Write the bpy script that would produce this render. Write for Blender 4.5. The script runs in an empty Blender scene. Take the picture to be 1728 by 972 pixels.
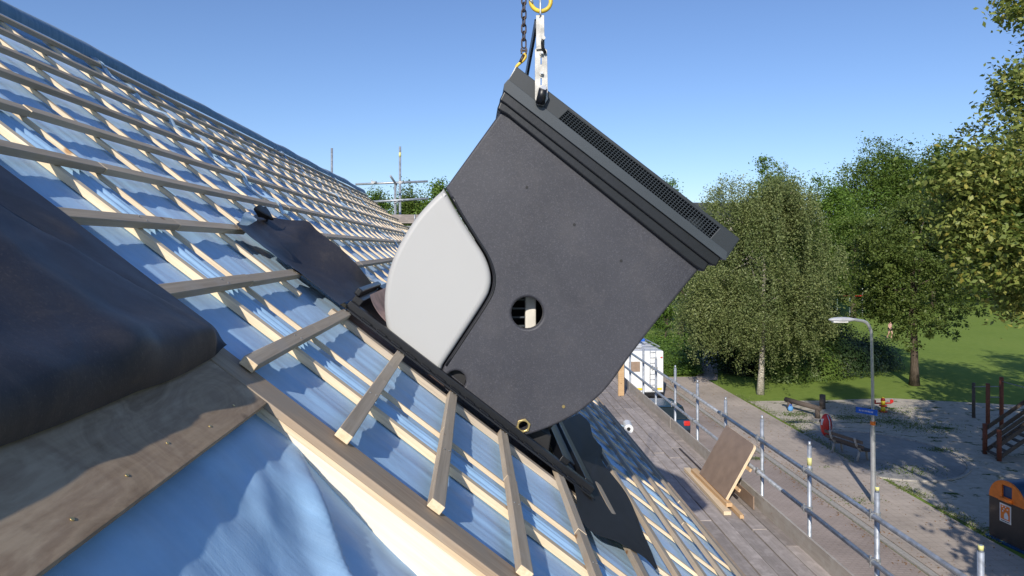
import bpy, bmesh, math, random
import numpy as np
from mathutils import Matrix, Vector
random.seed(7); np.random.seed(7)
SC = bpy.context.scene
COL = SC.collection
PI = math.pi
# ------------------------------------------------------------------ camera, sky, sun, exposure
CAMZ = 8.5; YAW = math.radians(3.18); F = 1152.0
cd = bpy.data.cameras.new('camera'); cam = bpy.data.objects.new('camera', cd); COL.objects.link(cam)
cd.sensor_width = 36; cd.lens = 24; cd.shift_y = -68/1728; cd.clip_start = .02; cd.clip_end = 4000
cam.location = (0, 0, CAMZ); cam.rotation_euler = (PI/2, 0, -YAW)
SC.camera = cam
SUN_EL, SUN_AZ = math.radians(29), math.radians(18)      # light travels towards +Y, a little towards +X
W = bpy.data.worlds.new('World'); SC.world = W; W.use_nodes = True
nt = W.node_tree; bg = nt.nodes['Background']
sky = nt.nodes.new('ShaderNodeTexSky'); sky.sky_type = 'NISHITA'; sky.sun_disc = False
sky.sun_elevation = SUN_EL; sky.sun_rotation = PI + SUN_AZ; sky.air_density = 1.0; sky.dust_density = .35; sky.ozone_density = 4.0
sky.altitude = 0
sk = nt.nodes.new('ShaderNodeMix'); sk.data_type = 'RGBA'; sk.blend_type = 'MULTIPLY'; sk.inputs[0].default_value = 1; sk.inputs[7].default_value = (.89, .915, 1.05, 1)
nt.links.new(sky.outputs[0], sk.inputs[6]); nt.links.new(sk.outputs[2], bg.inputs[0]); bg.inputs[1].default_value = .135
ld = bpy.data.lights.new('sun', 'SUN'); sun = bpy.data.objects.new('sun', ld); COL.objects.link(sun)
ld.energy = 4.9; ld.angle = math.radians(.5); ld.color = (1, .93, .82)
sd = Vector((math.cos(SUN_EL)*math.sin(SUN_AZ), math.cos(SUN_EL)*math.cos(SUN_AZ), -math.sin(SUN_EL)))
sun.rotation_euler = sd.to_track_quat('-Z', 'Y').to_euler(); sun.location = (-5, -20, 20)
SC.view_settings.view_transform = 'Standard'; SC.view_settings.look = 'None'
SC.view_settings.exposure = 0.0; SC.view_settings.gamma = 1
# ------------------------------------------------------------------ helpers
WM = {}
def link(o, parent=None, M=None):
    COL.objects.link(o); M = M or Matrix.Identity(4)
    if parent is not None:
        o.parent = parent; o.matrix_local = WM[parent.name].inverted() @ M
    else: o.matrix_world = M
    WM[o.name] = M
    return o
def tag(o, label=None, cat=None, group=None, kind=None):
    if label: o['label'] = label
    if cat: o['category'] = cat
    if group: o['group'] = group
    if kind: o['kind'] = kind
    return o
def thing(name, label, cat, loc, group=None, rz=0):
    o = bpy.data.objects.new(name, None); o.empty_display_size = .1
    link(o, None, Matrix.Translation(loc) @ Matrix.Rotation(rz, 4, 'Z'))
    return tag(o, label, cat, group)
def obj(name, me, mat=None, parent=None, M=None, **k):
    if mat is not None and len(me.materials) == 0: me.materials.append(mat)
    o = bpy.data.objects.new(name, me); link(o, parent, M); tag(o, **k); return o
def mesh_np(name, v, f, smooth=False):
    me = bpy.data.meshes.new(name); v = np.asarray(v, 'f4'); f = np.asarray(f, 'i4'); n = f.shape[1]
    me.vertices.add(len(v)); me.vertices.foreach_set('co', v.ravel())
    me.loops.add(f.size); me.loops.foreach_set('vertex_index', f.ravel())
    me.polygons.add(len(f)); me.polygons.foreach_set('loop_start', np.arange(0, f.size, n, dtype='i4'))
    me.polygons.foreach_set('loop_total', np.full(len(f), n, 'i4'))
    if smooth: me.polygons.foreach_set('use_smooth', np.ones(len(f), bool))
    me.update(calc_edges=True); return me
def bm_mesh(bm, name, smooth=False):
    me = bpy.data.meshes.new(name); bm.to_mesh(me); bm.free()
    if smooth:
        for p in me.polygons: p.use_smooth = True
    return me
def add_box(bm, c, s, M=None, bev=0):
    mm = Matrix.Translation(c) @ Matrix.Diagonal((s[0], s[1], s[2], 1))
    if M is not None: mm = M @ mm
    r = bmesh.ops.create_cube(bm, size=1, matrix=mm)
    if bev: bmesh.ops.bevel(bm, geom=list({e for v in r['verts'] for e in v.link_edges}), offset=bev, segments=2, affect='EDGES', profile=.5)
def box(c, s, bev=0, M=None, name='m'):
    bm = bmesh.new(); add_box(bm, c, s, M, bev); return bm_mesh(bm, name)
def add_cyl(bm, a, b, r, r2=None, n=12, caps=True):
    a, b = Vector(a), Vector(b); d = b-a
    M = Matrix.Translation((a+b)/2) @ d.to_track_quat('Z', 'Y').to_matrix().to_4x4()
    bmesh.ops.create_cone(bm, cap_ends=caps, segments=n, radius1=r, radius2=r if r2 is None else r2, depth=d.length, matrix=M)
def cyl(a, b, r, r2=None, n=12, smooth=True, name='m'):
    bm = bmesh.new(); add_cyl(bm, a, b, r, r2, n)
    me = bm_mesh(bm, name)
    if smooth:
        for p in me.polygons: p.use_smooth = len(p.vertices) == 4
    return me
def tube_path(pts, r, n=8, closed=False, name='m', rad=None):
    """a smooth tube swept along points"""
    P = [Vector(p) for p in pts]; N = len(P); v = []; f = []; up = None
    for i in range(N):
        a = P[(i-1) % N] if (closed or i) else P[0]; b = P[(i+1) % N] if (closed or i < N-1) else P[-1]
        t = (b-a).normalized()
        if up is None: up = t.orthogonal().normalized()
        up = (up - t*up.dot(t)).normalized(); sd_ = t.cross(up)
        rr = rad[i] if rad else r
        for k in range(n):
            an = 2*PI*k/n; q = P[i] + (up*math.cos(an) + sd_*math.sin(an))*rr; v.append(q[:])
    for i in range(N if closed else N-1):
        j = (i+1) % N
        for k in range(n): f.append((i*n+k, i*n+(k+1) % n, j*n+(k+1) % n, j*n+k))
    me = bpy.data.meshes.new(name)
    if not closed: f += [tuple(range(n))[::-1], tuple((N-1)*n+k for k in range(n))]
    me.from_pydata(v, [], f); me.update()
    for p in me.polygons: p.use_smooth = len(p.vertices) == 4
    return me
def prism(outline, y0, y1, bev=0, holes=(), res=3, name='m'):
    """outline in world XZ, extruded from y0 to y1, rounded rim"""
    cu = bpy.data.curves.new(name, 'CURVE'); cu.dimensions = '2D'; cu.fill_mode = 'BOTH'
    for pl in [outline]+list(holes):
        sp = cu.splines.new('POLY'); sp.points.add(len(pl)-1); sp.use_cyclic_u = True
        for p, q in zip(sp.points, pl): p.co = (q[0], q[1], 0, 1)
    cu.extrude = abs(y1-y0)/2 - bev; cu.bevel_depth = bev; cu.bevel_resolution = res; cu.offset = -bev
    o = bpy.data.objects.new('tmp', cu)
    me = bpy.data.meshes.new_from_object(o); bpy.data.objects.remove(o); bpy.data.curves.remove(cu)
    ym = (y0+y1)/2
    me.transform(Matrix(((1, 0, 0, 0), (0, 0, -1, ym), (0, 1, 0, 0), (0, 0, 0, 1))))
    me.name = name
    if bev:
        bm = bmesh.new(); bm.from_mesh(me); bmesh.ops.remove_doubles(bm, verts=bm.verts, dist=1e-5)
        bm.to_mesh(me); bm.free(); me.shade_smooth()
        try: me.set_sharp_from_angle(angle=math.radians(25))
        except Exception: pass
        for p in me.polygons:
            if abs(p.normal.y) > .995 or p.area > .004: p.use_smooth = False
    return me
def smooth_poly(pts, rads, n=6):
    """round the corners of a polygon"""
    out = []; N = len(pts)
    for i in range(N):
        p = Vector(pts[i]); a = Vector(pts[i-1]); b = Vector(pts[(i+1) % N]); r = rads[i] if hasattr(rads, '__len__') else rads
        if r <= 0: out.append(tuple(p)); continue
        d1, d2 = (a-p), (b-p); r1 = min(r, d1.length*.48); r2 = min(r, d2.length*.48)
        p1 = p + d1.normalized()*r1; p2 = p + d2.normalized()*r2
        for k in range(n+1):
            t = k/n; out.append(tuple(p1*(1-t)**2 + p*2*t*(1-t) + p2*t*t))
    return out
def catmull(pts, n=6, closed=False):
    P = [Vector(p) for p in pts]; out = []; N = len(P)
    for i in range(N if closed else N-1):
        g = (lambda j: P[j % N]) if closed else (lambda j: P[max(0, min(N-1, j))])
        a, b, c, d = g(i-1), g(i), g(i+1), g(i+2)
        for k in range(n):
            t = k/n; out.append(.5*((2*b)+(c-a)*t+(2*a-5*b+4*c-d)*t*t+(3*b-a-3*c+d)*t**3))
    if not closed: out.append(P[-1])
    return [tuple(q) for q in out]
# measuring: world rays of the photograph's view, used to turn measured sizes into metres
def ray(px, py):
    cx = (px-864)/F; cz = (418-py)/F
    return Vector((math.sin(YAW)+cx*math.cos(YAW), math.cos(YAW)-cx*math.sin(YAW), cz))
C0 = Vector((0, 0, CAMZ))
def atY(px, py, Y): d = ray(px, py); return C0 + d*(Y/d.y)
def xz(px, py, Y): p = atY(px, py, Y); return (p.x, p.z)
def atZ(px, py, z=0): d = ray(px, py); return C0 + d*((z-CAMZ)/d.z)
def atT(px, t, z=0): d = ray(px, 418)*t; return Vector((d.x, d.y, z))
TH = math.radians(38); CT, ST = math.cos(TH), math.sin(TH); D0 = .627
NRM = Vector((ST, 0, CT)); UPS = Vector((-CT, 0, ST)); LNG = Vector((0, 1, 0))
FOOT = C0 - NRM*D0
def RP(y, s, h=0): return FOOT + LNG*y - UPS*s + NRM*h          # y along the ridge, s down the slope, h above batten tops
def rpx(px, py, h=0):
    d = ray(px, py); t = (h-D0)/d.dot(NRM); p = C0+d*t-FOOT
    return p.y, -p.dot(UPS)
def RM(y, s, h, down=False, tilt=0):
    if down: X, Y_ = -UPS, LNG
    else: X, Y_ = LNG, UPS
    Z = X.cross(Y_); p = RP(y, s, h)
    M = Matrix(((X.x, Y_.x, Z.x, p.x), (X.y, Y_.y, Z.y, p.y), (X.z, Y_.z, Z.z, p.z), (0, 0, 0, 1)))
    return M @ Matrix.Rotation(tilt, 4, 'Z')
_tab = np.random.RandomState(3).rand(256, 256)
def vn(x, y, oct=1):
    x = np.asarray(x, float); y = np.asarray(y, float); tot = 0; amp = 1; na = 0
    for o in range(oct):
        xi = np.floor(x).astype(int); yi = np.floor(y).astype(int); fx = x-xi; fy = y-yi
        fx = fx*fx*(3-2*fx); fy = fy*fy*(3-2*fy)
        g = lambda a, b: _tab[a % 256, b % 256]
        q = (g(xi, yi)*(1-fx)+g(xi+1, yi)*fx)*(1-fy)+(g(xi, yi+1)*(1-fx)+g(xi+1, yi+1)*fx)*fy
        tot = tot + amp*(q-.5)*2; na += amp; amp *= .5; x = x*2.03+17; y = y*2.03+31
    return tot/na
def grid_mesh(U, V, fn, mask=None, name='m', smooth=True):
    uu, vv = np.meshgrid(U, V, indexing='ij'); P = fn(uu, vv)
    nu, nv = len(U), len(V); idx = np.arange(nu*nv).reshape(nu, nv)
    f = np.stack([idx[:-1, :-1], idx[1:, :-1], idx[1:, 1:], idx[:-1, 1:]], -1).reshape(-1, 4)
    if mask is not None:
        uc = (uu[:-1, :-1]+uu[1:, 1:])/2; vc = (vv[:-1, :-1]+vv[1:, 1:])/2
        f = f[mask(uc, vc).ravel()]
    me = mesh_np(name, P.reshape(-1, 3), f, smooth)
    bm = bmesh.new(); bm.from_mesh(me)
    loose = [v for v in bm.verts if not v.link_faces]; bmesh.ops.delete(bm, geom=loose, context='VERTS')
    bm.to_mesh(me); bm.free(); return me
def roof_pts(y, s, h):
    return np.stack([FOOT.x - UPS.x*s + NRM.x*h, FOOT.y + y, FOOT.z - UPS.z*s + NRM.z*h], -1)
# ------------------------------------------------------------------ materials
class N:
    def __init__(s, name):
        s.m = bpy.data.materials.new(name); s.m.use_nodes = True; s.t = s.m.node_tree; s.p = s.t.nodes['Principled BSDF']
    def n(s, ty, **k):
        o = s.t.nodes.new(ty)
        for a, b in k.items():
            if a in o.inputs: o.inputs[a].default_value = b
            else: setattr(o, a, b)
        return o
    def l(s, a, b): s.t.links.new(a, b)
    def coord(s, scale=(1, 1, 1), kind='Object', rnd=False):
        tc = s.n('ShaderNodeTexCoord'); mp = s.n('ShaderNodeMapping'); mp.inputs['Scale'].default_value = scale
        if rnd:
            oi = s.n('ShaderNodeObjectInfo'); ad = s.n('ShaderNodeVectorMath', operation='MULTIPLY_ADD')
            ad.inputs[1].default_value = (1, 1, 1); s.l(tc.outputs[kind], ad.inputs[0])
            cm = s.n('ShaderNodeCombineXYZ'); mu = s.n('ShaderNodeMath', operation='MULTIPLY'); mu.inputs[1].default_value = 31.7
            s.l(oi.outputs['Random'], mu.inputs[0])
            for i in range(3): s.l(mu.outputs[0], cm.inputs[i])
            s.l(cm.outputs[0], ad.inputs[2]); s.l(ad.outputs[0], mp.inputs[0])
        else: s.l(tc.outputs[kind], mp.inputs[0])
        return mp.outputs[0]
    def noise(s, vec, scale=5, detail=4, rough=.55, dist=0):
        o = s.n('ShaderNodeTexNoise'); o.inputs['Scale'].default_value = scale; o.inputs['Detail'].default_value = detail
        o.inputs['Roughness'].default_value = rough; o.inputs['Distortion'].default_value = dist
        s.l(vec, o.inputs['Vector']); return o.outputs['Fac']
    def ramp(s, fac, stops):
        r = s.n('ShaderNodeValToRGB'); el = r.color_ramp.elements
        while len(el) < len(stops): el.new(.5)
        for e, (p, c) in zip(el, stops): e.position = p; e.color = (*c, 1) if len(c) == 3 else c
        s.l(fac, r.inputs[0]); return r.outputs[0]
    def mix(s, fac, a, b, mode='MIX'):
        o = s.n('ShaderNodeMix', data_type='RGBA', blend_type=mode)
        for i, x in ((0, fac), (6, a), (7, b)):
            if hasattr(x, 'links') or hasattr(x, 'is_linked'): s.l(x, o.inputs[i])
            elif i == 0: o.inputs[0].default_value = x
            else: o.inputs[i].default_value = (*x, 1)
        return o.outputs[2]
    def bump(s, h, strength=.3, dist=.01, prev=None):
        b = s.n('ShaderNodeBump'); b.inputs['Strength'].default_value = strength; b.inputs['Distance'].default_value = dist
        s.l(h, b.inputs['Height'])
        if prev is not None: s.l(prev, b.inputs['Normal'])
        return b.outputs[0]
    def fin(s, col=None, rough=.7, metal=0, nrm=None, spec=None):
        if col is not None:
            if hasattr(col, 'is_linked'): s.l(col, s.p.inputs['Base Color'])
            else: s.p.inputs['Base Color'].default_value = (*col, 1)
        if hasattr(rough, 'is_linked'): s.l(rough, s.p.inputs['Roughness'])
        else: s.p.inputs['Roughness'].default_value = rough
        s.p.inputs['Metallic'].default_value = metal
        if spec is not None: s.p.inputs['Specular IOR Level'].default_value = spec
        if nrm is not None: s.l(nrm, s.p.inputs['Normal'])
        return s.m
def simple(name, c, rough=.6, metal=0, var=.15, sc=8, bump=.1, bsc=60, bd=.002, spec=None):
    k = N(name); v = k.coord(rnd=True); f = k.noise(v, sc, 5)
    d = tuple(x*(1-var) for x in c); l = tuple(min(1, x*(1+var)) for x in c)
    col = k.ramp(f, [(.3, d), (.7, l)]); b = k.bump(k.noise(v, bsc, 3), bump, bd)
    return k.fin(col, rough, metal, b, spec)
def wood(name, lo, hi, knots=(.25, .13, .06), rough=.75, grain=1.0, dirt=None, var=.14):
    k = N(name); v = k.coord((1.2, 22*grain, 22*grain), rnd=True)
    f1 = k.noise(v, 1.0, 5, .6, .6); f2 = k.noise(k.coord((3, 120, 120), rnd=True), 1.0, 3, .6)
    col = k.ramp(f1, [(.25, lo), (.5, tuple((a+b)/2 for a, b in zip(lo, hi))), (.72, hi)])
    col = k.mix(.28, col, k.ramp(f2, [(.35, tuple(x*.72 for x in lo)), (.65, hi)]), 'MIX')
    vo = k.n('ShaderNodeTexVoronoi'); vo.inputs['Scale'].default_value = 3.1; k.l(k.coord((1, 1.6, 1.6), rnd=True), vo.inputs['Vector'])
    kn = k.ramp(vo.outputs['Distance'], [(.035, (1, 1, 1)), (.075, (0, 0, 0))])
    col = k.mix(kn, col, knots)
    if dirt:
        fd = k.ramp(k.noise(k.coord((1, 1, 1), rnd=True), 6, 5, .65), [(.48, (0, 0, 0)), (.66, (1, 1, 1))]); col = k.mix(fd, col, dirt)
    oi = k.n('ShaderNodeObjectInfo'); rr_ = k.ramp(oi.outputs['Random'], [(0, (1-var,)*3), (1, (1+var*.6, 1+var*.58, 1+var*.55))]); col = k.mix(1.0, col, rr_, 'MULTIPLY')
    return k.fin(col, rough, 0, k.bump(f2, .35, .002), .25)
M = {}
M['batten'] = wood('batten_wood', (.36, .29, .215), (.58, .48, .36), dirt=(.44, .375, .30))
M['cream'] = wood('fresh_spruce', (.66, .50, .32), (.86, .72, .52), knots=(.45, .26, .12), rough=.6)
M['board'] = wood('edge_board_wood', (.30, .22, .155), (.46, .36, .26), knots=(.10, .06, .04), grain=.6, dirt=(.33, .27, .21))
M['beam'] = wood('planed_beam_wood', (.84, .73, .60), (.92, .83, .71), knots=(.62, .38, .24), grain=.3, rough=.5)
M['orange'] = wood('post_wood', (.54, .34, .17), (.70, .49, .29))
M['deck'] = wood('scaffold_board_wood', (.27, .235, .215), (.44, .395, .37), knots=(.22, .18, .15), grain=.7, dirt=(.46, .41, .385), var=.26)
M['toe'] = wood('toe_board_wood', (.30, .27, .24), (.46, .42, .38), grain=.7, dirt=(.42, .40, .37))
M['darkwood'] = wood('playground_wood', (.075, .06, .05), (.15, .12, .10))
M['redwood'] = wood('playground_post', (.17, .06, .035), (.28, .10, .06))
def plywood():
    k = N('plywood'); v = k.coord((1, 1.5, 1.5)); f = k.noise(v, 3.2, 7, .62, 1.1)
    col = k.ramp(f, [(.36, (.28, .19, .115)), (.46, (.46, .33, .21)), (.52, (.36, .25, .16)), (.62, (.52, .39, .26))])
    f2 = k.noise(k.coord((8, 90, 90)), 1, 3); col = k.mix(.25, col, k.ramp(f2, [(.35, (.12, .09, .06)), (.65, (.34, .27, .20))]))
    vo = k.n('ShaderNodeTexVoronoi'); vo.inputs['Scale'].default_value = 3.4; k.l(k.coord((1, 1.3, 1.3)), vo.inputs['Vector'])
    kn = k.ramp(vo.outputs['Distance'], [(.03, (1, 1, 1)), (.09, (0, 0, 0))]); col = k.mix(kn, col, (.04, .028, .02))
    return k.fin(col, .7, 0, k.bump(f2, .25, .002), .3)
M['ply'] = plywood()
def felt(name, base, tl=.25, far=False):
    k = N(name); v = k.coord(); f = k.noise(v, 7, 5, .6)
    c0 = tuple(x*.90 for x in base); c1 = tuple(min(1, x*1.1+.01) for x in base)
    col = k.ramp(f, [(.3, c0), (.7, c1)])
    v2 = k.coord((2.2, 42, 2.2)); st = k.noise(v2, 1, 4, .6, .3)
    col = k.mix(.09, col, k.ramp(st, [(.4, c0), (.62, (.62, .76, .90))]))
    fine = k.noise(v, 260, 3, .7); b = k.bump(fine, .25, .0015); b = k.bump(st, .22, .005, b); b = k.bump(k.noise(k.coord((1, 1, 1)), 11, 4, .55, .5), .22, .008, b)
    k.fin(col, .6, 0, b, .2)
    k.p.inputs['Sheen Weight'].default_value = .1; k.p.inputs['Sheen Roughness'].default_value = .5
    tr = k.n('ShaderNodeBsdfTranslucent'); k.l(col, tr.inputs['Color']); mx = k.n('ShaderNodeMixShader'); mx.inputs[0].default_value = tl
    out = k.t.nodes['Material Output']; k.l(k.p.outputs[0], mx.inputs[1]); k.l(tr.outputs[0], mx.inputs[2]); k.l(mx.outputs[0], out.inputs[0])
    return k.m
M['felt'] = felt('blue_roof_membrane', (.37, .60, .86), .06)
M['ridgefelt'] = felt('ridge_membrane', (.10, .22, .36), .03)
M['strip'] = felt('pale_membrane_strip', (.50, .68, .84), .3)
def black_mem():
    k = N('black_membrane'); v = k.coord(); f = k.noise(v, 5, 6, .65, 1)
    col = k.ramp(f, [(.3, (.016, .018, .028)), (.55, (.026, .026, .033)), (.78, (.062, .054, .052))])
    spk = k.noise(k.coord((1, 1.6, 1)), 120, 5, .85)
    col = k.mix(k.ramp(spk, [(.54, (0, 0, 0)), (.74, (.6, .6, .6))]), col, (.13, .115, .11))
    b = k.bump(spk, .35, .0012); b = k.bump(k.noise(v, 5, 3, .5, .6), .35, .012, b)
    r = k.ramp(k.noise(v, 3, 4), [(.3, (.42, .42, .42)), (.7, (.62, .62, .62))])
    return k.fin(col, r, 0, b, .5)
M['black'] = black_mem()
def unit_plastic():
    k = N('textured_black_plastic'); v = k.coord(); f = k.noise(v, 2.2, 4, .5, .8)
    col = k.ramp(f, [(.3, (.036, .037, .047)), (.7, (.052, .053, .065))])
    sp = k.noise(v, 150, 5, .85); col = k.mix(k.ramp(sp, [(.53, (0, 0, 0)), (.72, (.75, .75, .75))]), col, (.15, .15, .175))
    scr = k.noise(k.coord((3, 3, 90)), 3, 2, .5, 2.5); col = k.mix(k.ramp(scr, [(.70, (0, 0, 0)), (.74, (.25, .25, .25))]), col, (.17, .17, .18))
    dst = k.noise(v, 5, 6, .7); col = k.mix(k.ramp(dst, [(.5, (0, 0, 0)), (.8, (.22, .22, .22))]), col, (.13, .12, .12))
    b = k.bump(sp, .6, .0022); b = k.bump(k.noise(v, 1.6, 1, .4), .12, .05, b)
    return k.fin(col, .5, 0, b, .4)
M['unit'] = unit_plastic()
M['grey'] = simple('light_grey_gelcoat', (.425, .425, .42), .5, 0, .025, 1.5, .12, 40, .002)
M['trim'] = simple('black_moulded_trim', (.009, .010, .013), .38, 0, .25, 9, .2, 50, .002)
M['cap'] = simple('anthracite_metal', (.021, .027, .033), .5, 0, .12, 4, .06, 80, .001)
M['capedge'] = simple('anthracite_flange', (.042, .052, .062), .45, 0, .12, 4, .06, 80, .001)
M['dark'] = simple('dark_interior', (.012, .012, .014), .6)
M['alu'] = simple('worn_aluminium', (.44, .43, .40), .5, .5, .3, 22, .25, 90, .002)
M['steel'] = simple('galvanised_tube', (.42, .45, .49), .45, .55, .3, 14, .3, 60, .002)
M['fitting'] = simple('coupler_steel', (.36, .37, .38), .5, .6, .3, 30)
M['yellow'] = simple('yellow_paint', (.72, .50, .05), .45, 0, .3, 20)
M['tape'] = simple('faded_yellow_band', (.62, .60, .25), .6, 0, .2)
M['rust'] = simple('rusty_chain_steel', (.075, .055, .045), .5, .5, .4, 40, .4, 120)
M['brass'] = simple('brass', (.62, .47, .20), .35, .8, .2, 30)
M['cable'] = simple('pipe_cream', (.66, .63, .56), .5, 0, .12, 12)
M['formply'] = simple('brown_film_plywood', (.30, .215, .16), .42, 0, .14, 6, .12, 40)
M['white'] = simple('white_lacquer', (.72, .73, .74), .4, 0, .06, 3)
M['tyre'] = simple('tyre_rubber', (.02, .02, .02), .8)
M['glass'] = simple('dark_glass', (.02, .03, .035), .08, 0, .1, 3, 0)
M['carblue'] = simple('dark_blue_car_paint', (.025, .06, .11), .25, .3, .1, 3, 0)
M['red'] = simple('red_plastic', (.55, .025, .02), .4, 0, .2, 6)
M['amber'] = simple('yellow_reflector', (.85, .55, .03), .4)
M['pole'] = simple('lamp_post_metal', (.52, .54, .56), .35, .6, .12, 8)
M['lamphead'] = simple('lamp_head_grey', (.42, .44, .48), .45)
M['signblue'] = simple('blue_sign', (.02, .12, .55), .4)
M['yplast'] = simple('yellow_plastic', (.75, .58, .02), .4)
M['orangep'] = simple('orange_plastic', (.80, .20, .02), .5, 0, .12, 7)
M['brownp'] = simple('brown_container', (.045, .035, .032), .5, 0, .15, 5)
M['bluep'] = simple('blue_container', (.01, .06, .16), .4)
M['concrete'] = simple('concrete', (.36, .34, .31), .85, 0, .2, 12, .4, 60, .004)
M['skin'] = simple('skin', (.55, .33, .25), .55)
M['pink'] = simple('pink_cloth', (.55, .30, .32), .8)
M['hair'] = simple('brown_hair', (.06, .035, .02), .6)
M['copper'] = simple('corrugated_metal', (.62, .46, .44), .3, .5, .35, 9)
M['darkroof'] = simple('dark_roof', (.04, .045, .055), .5)
M['facade'] = simple('pale_facade', (.50, .44, .36), .7)
def brickmat(name, a, b, mort, sc, bw=.5, rh=.25, rough=.85, off=.5, msize=.02, kind='Object', rot=0):
    k = N(name); v = k.coord((sc, sc, sc)); t = k.n('ShaderNodeTexBrick')
    t.inputs['Brick Width'].default_value = bw; t.inputs['Row Height'].default_value = rh; t.inputs['Scale'].default_value = 1
    t.inputs['Mortar Size'].default_value = msize; t.offset = off
    t.inputs['Color1'].default_value = (*a, 1); t.inputs['Color2'].default_value = (*b, 1); t.inputs['Mortar'].default_value = (*mort, 1)
    k.l(v, t.inputs['Vector']); nz = k.noise(k.coord(), .35, 6, .65)
    col = k.mix(.55, t.outputs['Color'], k.ramp(nz, [(.3, tuple(x*.7 for x in a)), (.7, tuple(min(1, x*1.45) for x in b))]))
    col = k.mix(k.ramp(k.noise(k.coord(), 9, 5, .7), [(.55, (0, 0, 0)), (.75, (.5, .5, .5))]), col, (.20, .17, .14))
    return k.fin(col, rough, 0, k.bump(t.outputs['Fac'], .5, -.006))
M['road'] = brickmat('brick_road', (.30, .245, .215), (.37, .305, .27), (.22, .185, .165), 1, .21, .105)
M['pave'] = brickmat('pavement_tiles', (.38, .325, .275), (.44, .375, .32), (.31, .26, .22), 1, .3, .3, off=0)
M['slab'] = brickmat('grey_slabs', (.24, .235, .225), (.29, .28, .265), (.16, .155, .15), 1, .5, .5)
M['wall'] = brickmat('house_brick', (.28, .13, .08), (.33, .17, .11), (.35, .32, .28), 1, .21, .065)
def grass():
    k = N('grass'); v = k.coord(); a = k.noise(v, .12, 6, .65); b = k.noise(v, 2.5, 6, .7); c = k.noise(v, 30, 4, .8)
    col = k.ramp(a, [(.3, (.14, .22, .04)), (.5, (.18, .265, .05)), (.7, (.21, .285, .06))])
    col = k.mix(.45, col, k.ramp(b, [(.3, (.11, .17, .03)), (.7, (.23, .29, .07))]))
    col = k.mix(k.ramp(c, [(.3, (.3, .3, .3)), (.5, (0, 0, 0))]), col, (.09, .14, .03))
    return k.fin(col, .95, 0, k.bump(c, .3, .03), .1)
M['grass'] = grass()
def sand():
    k = N('sand_with_moss'); v = k.coord(); a = k.noise(v, 3, 6, .7); b = k.noise(k.coord((1, 1.6, 1)), .9, 7, .72, .4)
    col = k.ramp(a, [(.3, (.38, .34, .28)), (.7, (.54, .49, .42))])
    col = k.mix(k.ramp(b, [(.56, (0, 0, 0)), (.62, (1, 1, 1))]), col, (.05, .08, .02))
    return k.fin(col, .95, 0, k.bump(a, .6, .04), .1)
M['sand'] = sand()
def bark(name, a, b, sc=(10, 10, 2)):
    k = N(name); f = k.noise(k.coord(sc), 2, 5, .7); return k.fin(k.ramp(f, [(.35, a), (.65, b)]), .9, 0, k.bump(f, .6, .03), .15)
M['bark'] = bark('bark', (.05, .038, .028), (.14, .11, .085))
M['birchbark'] = bark('birch_bark', (.20, .17, .13), (.58, .54, .47), (5, 5, 9))
def leafmat(name, cols, tl=.35, hue=None):
    k = N(name); g = k.n('ShaderNodeNewGeometry'); n_ = len(cols)
    col = k.ramp(g.outputs['Random Per Island'], [(i/(n_-1) if n_ > 1 else 0, c) for i, c in enumerate(cols)])
    big = k.noise(k.coord(), .5, 3); col = k.mix(.5, col, k.mix(k.ramp(big, [(.35, (0, 0, 0)), (.65, (1, 1, 1))]), cols[0], cols[-2 if n_ > 2 else -1]))
    k.fin(col, .5, 0, None, .35)
    tr = k.n('ShaderNodeBsdfTranslucent'); k.l(k.mix(.4, col, (.16, .22, .02)), tr.inputs['Color']); mx = k.n('ShaderNodeMixShader'); mx.inputs[0].default_value = tl
    out = k.t.nodes['Material Output']; k.l(k.p.outputs[0], mx.inputs[1]); k.l(tr.outputs[0], mx.inputs[2]); k.l(mx.outputs[0], out.inputs[0])
    return k.m
M['lbirch'] = leafmat('birch_leaves', [(.11, .155, .05), (.17, .22, .075), (.25, .29, .11), (.34, .35, .16)])
M['lgreen'] = leafmat('green_leaves', [(.06, .11, .02), (.10, .165, .028), (.14, .21, .04), (.19, .24, .05)])
M['lpark'] = leafmat('park_tree_leaves', [(.07, .11, .024), (.115, .17, .036), (.16, .215, .05), (.22, .25, .07)])
M['lbright'] = leafmat('bright_green_leaves', [(.08, .15, .025), (.12, .21, .03), (.15, .25, .04), (.19, .27, .05)])
M['lnear'] = leafmat('broad_green_leaves', [(.045, .09, .015), (.10, .165, .026), (.18, .25, .045), (.27, .33, .075), (.38, .40, .12), (.55, .42, .07)])
M['lbank'] = leafmat('bank_leaves', [(.12, .21, .04), (.17, .28, .05), (.22, .34, .07)])
M['ldark'] = leafmat('dark_needles', [(.012, .028, .008), (.022, .045, .012), (.035, .065, .018)], .15)
M['ltwig'] = leafmat('hedge_leaves', [(.03, .065, .012), (.06, .12, .02), (.09, .17, .028)], .3)

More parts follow.
